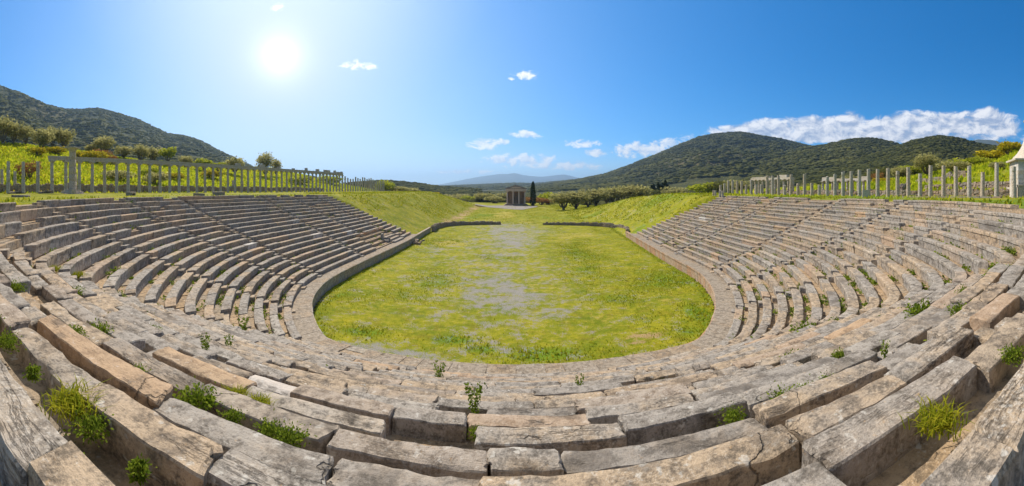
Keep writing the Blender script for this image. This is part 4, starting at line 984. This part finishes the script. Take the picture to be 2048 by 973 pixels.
# weeds in the joints: individual clumps in the foreground
def weed(name, px, py, size, label, seed, kind='leafy'):
    h = hit_terrace(px, py)
    if not h: return
    S_, n_ = sn(h[0], h[1]); i = int(np.clip(S_[0] / DS, 0, NS - 1)); k_ = int(min(NR, max(1, round((n_[0] - PATH - .35) / AW[i] + 1))))
    dq = DEP * (1 - .57 * WC[i]) + .04; h = row_pt(k_, float(S_[0]), dq + (.05 if WC[i] > .4 else .14)); h = (h[0], h[1], h[2] - (.015 if WC[i] > .4 else .10))
    x, y, z = h; d = math.hypot(x, y, EYE - z); s = size / F * d * (.72 if kind != 'stalk' else .85); rs = np.random.RandomState(seed)
    if kind == 'grass':
        n = 260; a = rs.uniform(0, 2*math.pi, n); L = s * rs.uniform(.45, 1.0, n); root = rs.normal(0, s * .22, (n, 2)); out = L * rs.uniform(.15, .75, n)
        wv = max(.004, s * .011); V = []
        for q in range(n):
            dx, dy = math.cos(a[q]), math.sin(a[q]); up = math.sqrt(max(.05, 1 - (out[q] / L[q]) ** 2)) * L[q] * .52
            b0 = np.array([root[q, 0], root[q, 1], 0]); m_ = b0 + [dx * out[q] * .4, dy * out[q] * .4, up * .75]; t = b0 + [dx * out[q], dy * out[q], up * .85]
            sx, sy = -dy * wv, dx * wv
            V += [b0 + [sx, sy, 0], b0 - [sx, sy, 0], m_ - [sx*.8, sy*.8, 0], m_ + [sx*.8, sy*.8, 0], m_ + [sx*.8, sy*.8, 0], m_ - [sx*.8, sy*.8, 0], t - [sx*.1, sy*.1, 0], t + [sx*.1, sy*.1, 0]]
        Fc = np.arange(len(V)).reshape(-1, 4); T = np.repeat(rs.uniform(0, 1, n), 2); mat = M['blade']
    else:
        tall = kind == 'stalk'; n = 620 if not tall else 200
        P = rs.normal(0, 1, (n, 3)) * [s * .27, s * .27, s * (.15 if not tall else .3)]; P[:, 2] = np.abs(P[:, 2]) * 1.3 + .01
        if tall:
            st = rs.randint(0, 6, n); ang = st * 1.05; P[:, 2] = rs.uniform(.05, 1, n) * s * .95; P[:, 0] = np.cos(ang) * P[:, 2] * .28 + rs.normal(0, s * .04, n); P[:, 1] = np.sin(ang) * P[:, 2] * .28 + rs.normal(0, s * .04, n)
        P[:, 2] -= .05 * (rs.uniform(0, 1, n) < .35)
        V, Fc, T = leaf_cloud(P, rs.uniform(.6, 1.4, n) * max(.012, s * .07), rs.uniform(0, 1, n), seed, 1.7); mat = M['weed' if kind != 'dry' else 'russet']
    V = np.asarray(V) + [x, y, z]
    tag(mk('grass_tuft' if kind == 'grass' else 'leafy_weed', V, Fc, mat, base=(x, y, z), fattr={'tone': T}), label, 'weed', 'weeds growing between the seat blocks')  # weed and grass clumps of loose leaves and blades, not shrubs
WEEDS = [(175, 850, 120, 'grass', 'big bright grass clump beside the lower left broken block'), (235, 880, 75, 'leafy', 'broad-leaved weed right of the big left grass clump'), (55, 708, 60, 'leafy', 'leafy weed near left edge below small edge weed'), (14, 668, 45, 'leafy', 'leafy weed cut by the left photo edge'),
         (385, 845, 85, 'leafy', 'bushy dark-stemmed weed between two long left foreground blocks'), (208, 682, 55, 'leafy', 'pale leafy weed at block end upper left foreground'), (148, 690, 45, 'leafy', 'low weed beside a thick upright block end at left'), (313, 675, 34, 'leafy', 'small round green weed in left stair line'),
         (475, 822, 60, 'grass', 'flat tuft of thin grass behind left centre block'), (520, 842, 60, 'grass', 'thin dry grass beside the left centre block edge'), (530, 912, 60, 'leafy', 'yellowish fern weed left of the next at bottom centre-left'), (580, 918, 65, 'leafy', 'yellow-green weed along shaded block side bottom centre-left'), (455, 880, 40, 'leafy', 'small yellow weed beside dark left block side'),
         (340, 950, 36, 'leafy', 'small weed in joint near bottom left'), (262, 778, 36, 'leafy', 'brownish little weed in joint of left blocks'), (110, 770, 30, 'leafy', 'tiny weed in shaded joint at left'),
         (950, 842, 64, 'stalk', 'tall twiggy weed in gap near picture centre'), (957, 884, 34, 'leafy', 'small yellow-green weed right below the twiggy weed'), (1157, 790, 36, 'stalk', 'small upright weed in dark slot right of centre'), (882, 768, 44, 'stalk', 'thin tall stalk left of centre on far rows'),
         (1598, 672, 70, 'leafy', 'large leafy weed amid blocks in right stair line'), (1655, 655, 44, 'leafy', 'leafy weed right of the large right one'), (1838, 640, 70, 'leafy', 'spreading leafy weed between right blocks uphill'), (1908, 640, 52, 'leafy', 'leafy weed right of spreading right weed'),
         (1560, 826, 60, 'leafy', 'bright weed row left part under long right block'), (1602, 806, 46, 'leafy', 'bright weed row middle part under long right block'), (1650, 788, 46, 'leafy', 'bright weed row right part under long right block'), (1472, 872, 50, 'leafy', 'bright low weed at joint right of centre bottom'),
         (1845, 893, 110, 'grass', 'large tuft of long grass at lower right'), (1990, 740, 50, 'leafy', 'low weed by shaded block at right edge'), (1672, 728, 34, 'leafy', 'small weed between right block ends'), (1408, 826, 26, 'leafy', 'tiny weed on joint right of centre'), (1745, 730, 40, 'stalk', 'thin stalk weed at block end right'), (1570, 728, 40, 'leafy', 'low weed under right stair block'),
         (150, 560, 46, 'grass', 'green strip of weeds in left curved joint'), (120, 545, 40, 'grass', 'green strip weeds higher in left curved joint'), (60, 590, 44, 'leafy', 'weed in the upper left curved joint'), (250, 600, 34, 'leafy', 'weed beside left curved rows'), (150, 600, 38, 'leafy', 'weed in lower left curved joint'), (430, 718, 46, 'stalk', 'sparse yellow flowering stalks on left slabs'), (470, 712, 40, 'stalk', 'sparse yellow stalks right of similar ones on left slabs'), (500, 672, 44, 'stalk', 'thin tall stalk over left slabs'),
         (2015, 545, 40, 'leafy', 'weed by right photo edge rows'), (1965, 560, 44, 'leafy', 'weed beneath the right kinked row'), (1925, 600, 40, 'leafy', 'weed in right kinked joint'), (1990, 520, 40, 'leafy', 'weed clump at right row end near edge')]
for q, (px, py, s, kd, lab) in enumerate(WEEDS): weed('weed_clump', px, py, s, lab, 60 + q, kd)
# the countless small weeds further off: one mass
V_, T_ = [], []
for q in range(1700):
    s = rnd.uniform(S_END[0], S_END[1]); k = rnd.randint(1, NR - 1); i = int(s / DS)
    if rnd.random() < .4 and s < SL * .5: continue
    x, y, z = row_pt(k, s, rnd.choice([AW[i] - .03, AW[i] - .1, DEP + .04, rnd.uniform(DEP, AW[i])])); z -= BACK
    dq = math.hypot(x, y)
    if dq < 2.4: continue
    sz = rnd.uniform(.08, .24) * min(1, .3 + dq / 14); n = 30
    P = nrs.normal(0, 1, (n, 3)) * [sz * .55, sz * .55, sz * .5]; P[:, 2] = np.abs(P[:, 2]); tx, ty = T0[i]; al = nrs.normal(0, sz * 1.1, n); P[:, 0] += tx * al; P[:, 1] += ty * al; P += [x, y, z]
    v, _, t = leaf_cloud(P, nrs.uniform(.035, .09, n) * min(1, .25 + dq / 14), nrs.uniform(0, 1, n), q + 999); V_.append(v); T_.append(t)
V_ = np.vstack(V_); tag(mk('small_weeds', V_, np.arange(len(V_)).reshape(-1, 4), M['weed'], fattr={'tone': np.hstack(T_)}), 'scattered small green weeds growing in joints of the distant seat rows', 'weeds', kind='stuff')

# ------------------------------------------------------------------ standing grass: meadow on slopes, banks and lawn
def grass_blades(name, pts, hs, seed, label, mat='blade', wid=.35):
    rs = np.random.RandomState(seed); n = len(pts); P = np.asarray(pts, float); h = np.asarray(hs)[:, None]
    a = rs.uniform(0, 2*math.pi, n); d = np.c_[np.cos(a), np.sin(a), np.zeros(n)]; w = h * wid * rs.uniform(.6, 1.2, (n, 1))
    lean = rs.normal(0, .35, (n, 3)) * h; lean[:, 2] = 0; up = np.c_[np.zeros((n, 2)), h[:, 0]]
    V = np.stack([P - d * w / 2, P + d * w / 2, P + d * w * .2 + lean + up, P - d * w * .2 + lean + up], 1).reshape(-1, 3)
    return tag(mk(name, V, np.arange(4 * n).reshape(n, 4), M[mat], fattr={'tone': rs.uniform(0, 1, n)}), label, 'grass', kind='stuff')
pts, hs, fl, fh = [], [], [], []
while len(pts) < 60000:
    x = rnd.uniform(-96, -47); y = rnd.uniform(5, 150)
    if x > -52 and rnd.random() < .75: continue
    q = fbm(x * .09, y * .09, 2.0); z = ground_z(x, y)
    if rnd.random() < max(.03, .12 + .8 * q) * .4: fl.append((x, y, z)); fh.append(rnd.uniform(.25, .5))
    else: pts.append((x, y, z)); hs.append(rnd.uniform(.22, .55) if x < -52 else rnd.uniform(.12, .3))
grass_blades('meadow_grass', pts, hs, 5, 'tall bright green meadow grass on the left slope', 'meadow', .8)
grass_blades('meadow_flowers', fl, fh, 6, 'yellow flowers spread over the left meadow slope', 'yellow', .8)
pts, hs = [], []
while len(pts) < 12000:
    x = rnd.uniform(27, 88); y = rnd.uniform(8, 75)
    if x < 46 and rnd.random() < .5: continue
    S_, n_ = (0, 99)
    if x < 33 and y < 56: continue
    if fbm(x * .25, y * .25, 6) < -.12: continue
    pts.append((x, y, ground_z(x, y))); hs.append(rnd.uniform(.3, .8) if x > 46 else rnd.uniform(.10, .28))
grass_blades('slope_grass', pts, hs, 7, 'green grass on the right slope and round the right columns', 'meadow', .7)
pts, hs = [], []
while len(pts) < 42000:
    x = rnd.uniform(-34, 36); y = rnd.uniform(54, 165)
    if y < 57.5 and x < 19: continue
    if abs(x) < 21 and y < 81: continue
    if fbm(x * .2, y * .2, 11) < -.2: continue
    pts.append((x, y, ground_z(x, y, True))); hs.append(rnd.uniform(.08, .24) if abs(x) > 15 else rnd.uniform(.05, .13))
grass_blades('bank_grass', pts, hs, 8, 'short grass on both banks and the far flat', wid=1.0)
pts, hs = [], []
jj = nrs.randint(0, len(qx), 160000)
for j in jj:
    if Nl[j] > -0.15: continue
    b_ = LA[j]; k = .55 + .9 * b_[0] - 1.1 * b_[3] - .35 * b_[1] + .7 * fbm(qx[j] * .6, qy[j] * .6, 3) + (.5 if Nl[j] > -.6 else 0)
    if rnd.random() < k and len(pts) < 80000: pts.append((qx[j] + rnd.uniform(-.15, .15), qy[j] + rnd.uniform(-.15, .15), lawn_z[j])); hs.append(rnd.uniform(.025, .06) + .08 * b_[0])
grass_blades('lawn_grass', pts, hs, 9, 'short patchy grass blades covering the stadium lawn', wid=.9)
pts, hs = [], []
for q in range(5000):
    s = rnd.uniform(S_END[0], S_END[1]); i = int(s / DS); n = PATH + (NR - 1) * AW[i] + rnd.uniform(.9, 9) ; x, y = plan_at(s, n)
    if y < 3: continue
    if fbm(x * .4, y * .4, 2) < -.1: continue
    pts.append((x, y, ZTOP[i] - .16)); hs.append(rnd.uniform(.08, .25))
grass_blades('rim_grass', pts, hs, 10, 'green grass fringe behind the top row of seats', wid=.8)

# ------------------------------------------------------------------ hills
def ridge(px, prof): return float(np.interp(px, [p[0] for p in prof], [p[1] for p in prof]))
FV, FT = [], []
def hill(name, prof, Rr, Rf, zb, mat, nclump, csize, rough, seed, nu=170, nv=44, back=1.35, power=.85, tone=(.42, .32)):
    x0, x1 = prof[0][0], prof[-1][0]; V = []
    def h(px, v):                                        # v: 0 foot .. 1 ridge .. beyond
        zr = EYE - (ridge(px, prof) - YH) / F * Rr; r = Rf + (Rr - Rf) * v
        x, y = pos(px, r)
        if v <= 1: z = zb + (zr - zb) * (0.72 * v ** 1.25 + .28 * v * v * (3 - 2 * v))
        else: z = zb + (zr - zb) * max(0, 1 - (v - 1) * 1.6)
        z += rough * fbm(x / Rr * 9, y / Rr * 9, seed, 6) * (zr - zb) * math.sin(min(1, v) * math.pi) ** .8 * (1 if v < 1 else 0)
        z += rough * .05 * fbm(px / 14, v * 3, seed + 4, 4) * (zr - zb) * (v > .9)
        return x, y, z
    for a in range(nu + 1):
        px = x0 + (x1 - x0) * a / nu
        for b_ in range(nv + 1): V.append(h(px, back * b_ / nv))
    I = np.arange((nu + 1) * (nv + 1)).reshape(nu + 1, nv + 1)
    o = mk(name, V, np.stack([I[:-1, :-1], I[:-1, 1:], I[1:, 1:], I[1:, :-1]], -1).reshape(-1, 4)[:, ::-1].copy(), M[mat], smooth=9); tag(o, kind='structure')
    rs = random.Random(seed)
    for q in range(nclump):
        px = rs.uniform(max(x0, -120), min(x1, 2170)); v = rs.uniform(.12, 1.0) ** .75
        x, y, z = h(px, v)
        pt = fbm(x / Rr * 14, y / Rr * 14, seed + 9, 4)
        s = csize * rs.choice((.45, .6, .75, .9, 1.0, 1.5)) * (1 - .2 * v)
        FV.append((x, y, z, s)); FT.append(min(1, max(0, tone[0] + tone[1] * 2.6 * pt + rs.gauss(0, .11))))
hill('hill_left', [(-420, 120), (-200, 118), (-80, 140), (0, 171), (40, 185), (90, 208), (128, 218), (160, 218), (195, 216), (240, 228), (280, 240), (310, 255), (335, 267), (370, 271), (400, 281), (440, 302), (490, 326), (512, 337), (560, 356), (640, 372), (760, 382)], 1150, 210, 6, 'hill', 20000, 3.9, .07, 3, nu=260, tone=(.78, .25))
hill('hill_right', [(1060, 372), (1150, 360), (1210, 348), (1260, 330), (1310, 310), (1350, 293), (1400, 273), (1440, 266), (1480, 263), (1520, 270), (1560, 277), (1620, 292), (1700, 315), (1800, 350), (1900, 376)], 1500, 420, -4, 'hill', 22000, 5.2, .08, 5, nu=260)
hill('hill_right_middle', [(1420, 372), (1480, 345), (1540, 312), (1600, 296), (1640, 291), (1700, 278), (1740, 275), (1780, 282), (1830, 300), (1900, 330), (2000, 372)], 1050, 330, -2, 'hill', 10000, 4.2, .07, 8, nu=180, tone=(.5, .3))
hill('hill_right_near', [(1380, 376), (1500, 352), (1600, 338), (1700, 322), (1780, 297), (1830, 279), (1880, 271), (1920, 277), (1960, 287), (2000, 293), (2060, 300), (2200, 290), (2420, 280)], 720, 240, 0, 'hill', 14000, 3.3, .06, 12, nu=220, tone=(.22, .2))
hill('hill_far_right', [(1880, 320), (1930, 284), (1955, 278), (1985, 280), (2020, 287), (2100, 292), (2300, 300)], 4200, 2600, -4, 'far', 0, 1, .08, 15, nu=80)
hill('hill_middle', [(560, 380), (700, 366), (760, 361), (800, 363), (840, 367), (880, 373), (960, 378)], 620, 300, -4, 'hill', 5000, 3, .07, 18, nu=120, tone=(.4, .2))
hill('valley_ridge', [(780, 376), (870, 372.5), (960, 369), (1030, 366), (1070, 367), (1100, 364), (1160, 358), (1230, 352), (1320, 368)], 2600, 900, -4, 'hill', 9000, 7, .06, 21, nu=160, tone=(.45, .2))
hill('far_mountains', [(820, 376), (860, 372), (890, 367), (920, 361), (950, 355), (970, 352), (1000, 348), (1015, 348), (1030, 346), (1045, 350), (1060, 352), (1080, 353.5), (1092, 353), (1115, 350), (1130, 349), (1150, 354), (1175, 360), (1230, 366), (1300, 374)], 11000, 7000, -4, 'far', 0, 1, .05, 24, nu=200)
# valley floor out to the horizon
V = []; rr = [230, 300, 420, 600, 900, 1400, 2200, 3500, 6000, 12000, 24000]; an = np.linspace(-math.pi, math.pi, 145)
for r in rr:
    for a in an: V.append((r * math.sin(a), r * math.cos(a), -5.0 - r * .0002))
I = np.arange(len(V)).reshape(len(rr), len(an))
tag(mk('valley_floor', V, np.stack([I[:-1, :-1], I[:-1, 1:], I[1:, 1:], I[1:, :-1]], -1).reshape(-1, 4), M['hill'], smooth=9), kind='structure')
# valley woods
rs = random.Random(77)
for q in range(9000):
    px = rs.uniform(560, 1560); r = 185 * math.exp(rs.uniform(0, 1) ** 1.2 * 2.4); x, y = pos(px, r)
    z = ground_z(x, y) - .5 if r < 240 else -5
    if r < 235 and (abs(x) < 30 and y < 205): continue
    if r < 235 and x < -30 and y < 150: continue
    s = rs.uniform(2.0, 4.2) * (1 + r / 900)
    FV.append((x, y, z, s)); FT.append(min(1, max(0, .45 + .5 * fbm(x * .012, y * .012, 2) + rs.gauss(0, .16))))
for q in range(1600):                                    # scrub behind the left crest and the right slope
    side = rs.random() < .5; px = rs.uniform(-60, 620) if side else rs.uniform(1430, 2110); X_ = -rs.uniform(97, 150) if side else rs.uniform(90, 150)
    y = abs(X_) / math.tan(max(.06, abs(az(px))))
    if side and px < 480: continue
    if y > 240: continue
    FV.append((X_, y, ground_z(X_, y) - .3, rs.uniform(1.2, 2.6))); FT.append(min(1, max(0, rs.gauss(.45, .2))))
FV = np.array(FV); n = len(FV); rs2 = np.random.RandomState(5)
ring = 6; ang = np.arange(ring) * 2 * math.pi / ring
lay = [(1.0, -.15), (1.12, .35), (.72, .85)]
tpl = np.array([(a * math.cos(t + .5 * j), a * math.sin(t + .5 * j), zz) for j, (a, zz) in enumerate(lay) for t in ang] + [(0, 0, 1.1)])
jit = rs2.uniform(.62, 1.3, (n, len(tpl), 1)); off_ = rs2.normal(0, .10, (n, len(tpl), 3))
rot = rs2.uniform(0, 6.28, n); cs, sn_ = np.cos(rot)[:, None], np.sin(rot)[:, None]
T3 = tpl[None] * jit + off_; X3 = T3[..., 0] * cs - T3[..., 1] * sn_; Y3 = T3[..., 0] * sn_ + T3[..., 1] * cs
W3 = np.stack([X3, Y3, T3[..., 2] * .42], -1) * FV[:, None, 3:4] + FV[:, None, :3]
fq = []
for j in range(2):
    for i in range(ring): k = (i + 1) % ring; fq.append([j*ring+i, j*ring+k, (j+1)*ring+k, (j+1)*ring+i])
ft = [[2*ring+i, 2*ring+(i+1) % ring, 3*ring, 3*ring] for i in range(ring)]
fq = np.array(fq); nt_ = len(tpl)
Q = (fq[None] + (np.arange(n) * nt_)[:, None, None]).reshape(-1, 4)
tri = np.array([t[:3] for t in ft]); TR = (tri[None] + (np.arange(n) * nt_)[:, None, None]).reshape(-1, 3)
me = bpy.data.meshes.new('woodland'); VV = W3.reshape(-1, 3)
me.vertices.add(len(VV)); me.vertices.foreach_set('co', VV.astype(np.float32).ravel())
L_ = np.r_[Q.ravel(), TR.ravel()]; me.loops.add(len(L_)); me.loops.foreach_set('vertex_index', L_.astype(np.int32))
me.polygons.add(len(Q) + len(TR)); me.polygons.foreach_set('loop_start', np.r_[np.arange(0, len(Q) * 4, 4), len(Q) * 4 + np.arange(0, len(TR) * 3, 3)].astype(np.int32)); me.update(calc_edges=True)
a_ = me.attributes.new('tone', 'FLOAT', 'POINT'); a_.data.foreach_set('value', (np.repeat(np.array(FT), nt_) + rs2.normal(0, .12, n * nt_)).clip(0, 1).astype(np.float32))
me.materials.append(M['forest']); o = bpy.data.objects.new('woodland', me); col.objects.link(o)
tag(o, 'dark green scrub forest and olive woods covering hills and valley', 'woodland', kind='stuff')
print('woodland clumps', n)

# ------------------------------------------------------------------ air
HAZE = True
if HAZE:
    m = bpy.data.materials.new('haze_air'); m.use_nodes = True; nt = m.node_tree; nt.nodes.remove(nt.nodes['Principled BSDF'])
    v = nt.nodes.new('ShaderNodeVolumePrincipled'); v.inputs['Color'].default_value = (.45, .69, 1, 1); v.inputs['Density'].default_value = 0.00013; v.inputs['Anisotropy'].default_value = .55
    nt.links.new(v.outputs[0], nt.nodes['Material Output'].inputs['Volume'])
    mb = MB(); mb.box((0, 6000, -40), (27000, 14600, 480)); o = mk('haze', mb.v, mb.f, m); tag(o, 'thin pale blue haze filling the valley air', 'haze', kind='stuff')

# ------------------------------------------------------------------ sky, sun, camera
SUN_AZ, SUN_EL = az(560), R(46)
sd = Vector((math.sin(SUN_AZ) * math.cos(SUN_EL), math.cos(SUN_AZ) * math.cos(SUN_EL), math.sin(SUN_EL)))
L = bpy.data.lights.new('sun', 'SUN'); L.energy = 5.0; L.angle = R(.53); L.color = (1, .90, .75)
so = bpy.data.objects.new('sun', L); col.objects.link(so); so.rotation_euler = (-sd).to_track_quat('-Z', 'Y').to_euler(); so.location = (0, 0, 60)
w = bpy.data.worlds.new('World'); scene.world = w; w.use_nodes = True; nt = w.node_tree; bg = nt.nodes['Background']
tc = nt.nodes.new('ShaderNodeTexCoord'); D = tc.outputs['Generated']
sp = nt.nodes.new('ShaderNodeSeparateXYZ'); nt.links.new(D, sp.inputs[0]); dx, dy, dz = (X(nt, s_) for s_ in sp.outputs)
hz = (dx.sq() + dy.sq()).sqrt().mx(.001)
# look the sky colour up higher than it is seen, so the low sky is the deep blue of the photograph
cb = nt.nodes.new('ShaderNodeCombineXYZ'); 
up = dz.mx(0.0) * 1.6 + 0.04
for s_, k in ((dx, 0), (dy, 1), (up, 2)): nt.links.new(s_.s, cb.inputs[k])
nv = nt.nodes.new('ShaderNodeVectorMath'); nv.operation = 'NORMALIZE'; nt.links.new(cb.outputs[0], nv.inputs[0])
sky = nt.nodes.new('ShaderNodeTexSky'); sky.sky_type = 'NISHITA'; sky.sun_disc = False; sky.sun_elevation = SUN_EL; sky.sun_rotation = SUN_AZ
sky.air_density = 1.0; sky.dust_density = .35; sky.ozone_density = 2.5; nt.links.new(nv.outputs[0], sky.inputs[0])
hs_ = nt.nodes.new('ShaderNodeHueSaturation'); hs_.inputs['Saturation'].default_value = 1.75; hs_.inputs['Value'].default_value = 1.0; nt.links.new(sky.outputs[0], hs_.inputs['Color'])
STR = 0.145
# directions as panorama coordinates: u right, v up, in photo pixels
u = dx.atan2(dy) * F; vv = dz / hz * F
gx_, gy_ = u - (560 - 1024), vv - (YH - 112)
front = dy.step(-.35, .1)
d2 = (gx_.sq() + gy_.sq()).sqrt()
k1 = ((d2 * (1 / 285)).pw(1.1) * -1.0).exp() * .97
k2 = ((gx_ * (1 / 480)).sq() * -1.0).exp() * (vv.mx(0.0) * (-1 / 190)).exp() * .92
k3 = (vv.mx(0.0) * (-1 / 60)).exp() * .45
kw = (1.0 - (1.0 - k1) * (1.0 - k2) * (1.0 - k3)) * front
core = ((d2 * (1 / 36)).pw(1.4) * -1.0).exp() * .6 * front
def cloud(blobs, sc, seed, edge=.35, amp=1.5):
    vs = nt.nodes.new('ShaderNodeCombineXYZ'); nt.links.new((u * sc).s, vs.inputs[0]); nt.links.new((vv * sc * 1.5).s, vs.inputs[1]); vs.inputs[2].default_value = seed
    n = tnoise(nt, vs.outputs[0], 1.0, 9, .64, .5); e = None
    v2 = nt.nodes.new('ShaderNodeVectorMath'); v2.operation = 'ADD'; v2.inputs[1].default_value = (-.22, .38, 0); nt.links.new(vs.outputs[0], v2.inputs[0])
    n2 = tnoise(nt, v2.outputs[0], 1.0, 7, .60, .5)
    for (bx, by, rx, ry) in blobs:
        q = 1.0 - ((u - (bx - 1024)) * (1 / rx)).sq() - ((vv - (YH - by)) * (1 / ry)).sq()
        e = q if e is None else e.mx(q)
    return (e.mx(-1.5) + (n - .5) * 2 * amp), n, n2
A1, n1, m1 = cloud([(1470, 262, 60, 16), (1550, 258, 70, 24), (1640, 254, 66, 24), (1702, 248, 38, 26), (1760, 256, 66, 25), (1830, 246, 60, 26), (1900, 250, 60, 26), (1975, 246, 60, 30), (2010, 258, 34, 20), (1720, 274, 330, 14)], 1 / 40, 2.0, amp=1.5)
A2, n2_, m2 = cloud([(1040, 322, 85, 15), (1130, 332, 85, 9), (975, 288, 40, 12), (1000, 286, 20, 9), (1290, 300, 80, 16), (1340, 290, 40, 14), (1050, 269, 34, 9), (930, 344, 60, 5), (1190, 306, 30, 8), (1165, 286, 40, 9)], 1 / 26, 5.0, amp=2.6)
A3, n3_, m3 = cloud([(715, 131, 38, 10), (735, 134, 22, 9), (712, 122, 8, 6), (1052, 150, 28, 11), (1024, 158, 8, 4), (556, 14, 16, 9)], 1 / 17, 9.0, amp=2.4)
def add_cloud(c, A, n, m_, lo, hi, dens, lit, shade):
    k = A.step(lo, hi) * dens * front
    s_ = ((n - m_) * 4.6 + .58).clamp()
    return mixc(nt, k, c, mixc(nt, s_, shade, lit))
base = nt.nodes.new('ShaderNodeVectorMath'); base.operation = 'SCALE'; base.inputs[3].default_value = STR; nt.links.new(hs_.outputs[0], base.inputs[0])
def addc(c, fac, colr):
    n = nt.nodes.new('ShaderNodeVectorMath'); n.operation = 'SCALE'; n.inputs[0].default_value = colr; nt.links.new(fac.s, n.inputs[3])
    a = nt.nodes.new('ShaderNodeVectorMath'); a.operation = 'ADD'; nt.links.new(c, a.inputs[0]); nt.links.new(n.outputs[0], a.inputs[1]); return a.outputs[0]
c = mixc(nt, kw, base.outputs[0], mixc(nt, k1, (.58, .75, .90), (.70, .75, .86)))
c = addc(c, core, (1.0, .98, .94))
c = mixc(nt, dz.step(.42, .72), c, (.36, .37, .38))          # upper sky out of view, greyed as added neutral fill for shaded faces
c = add_cloud(c, A1, n1, m1, -.15, .6, .95, (.92, .93, .96), (.36, .45, .62))
c = add_cloud(c, A2, n2_, m2, -.1, 1.0, .92, (.95, .96, .98), (.60, .70, .86))
c = add_cloud(c, A3, n3_, m3, .0, 1.3, .95, (1.0, 1.0, 1.0), (.85, .88, .94))
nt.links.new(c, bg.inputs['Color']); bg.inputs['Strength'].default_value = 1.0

cam = bpy.data.cameras.new('camera'); co = bpy.data.objects.new('camera', cam); col.objects.link(co); scene.camera = co
co.location = (0, 0, EYE); co.rotation_euler = (R(90), 0, 0); cam.clip_start = .05; cam.clip_end = 60000
cam.type = 'PANO'; cam.panorama_type = 'CENTRAL_CYLINDRICAL'
cam.central_cylindrical_range_u_min = -1024 / F; cam.central_cylindrical_range_u_max = 1024 / F
cam.central_cylindrical_range_v_min = -(973 - YH) / F; cam.central_cylindrical_range_v_max = YH / F; cam.central_cylindrical_radius = 1.0
scene.view_settings.view_transform = 'Standard'; scene.view_settings.look = 'None'; scene.view_settings.exposure = 0.24; scene.view_settings.gamma = 1
scene.cycles.volume_bounces = 0; scene.cycles.max_bounces = 6; scene.cycles.diffuse_bounces = 3; scene.cycles.transparent_max_bounces = 8
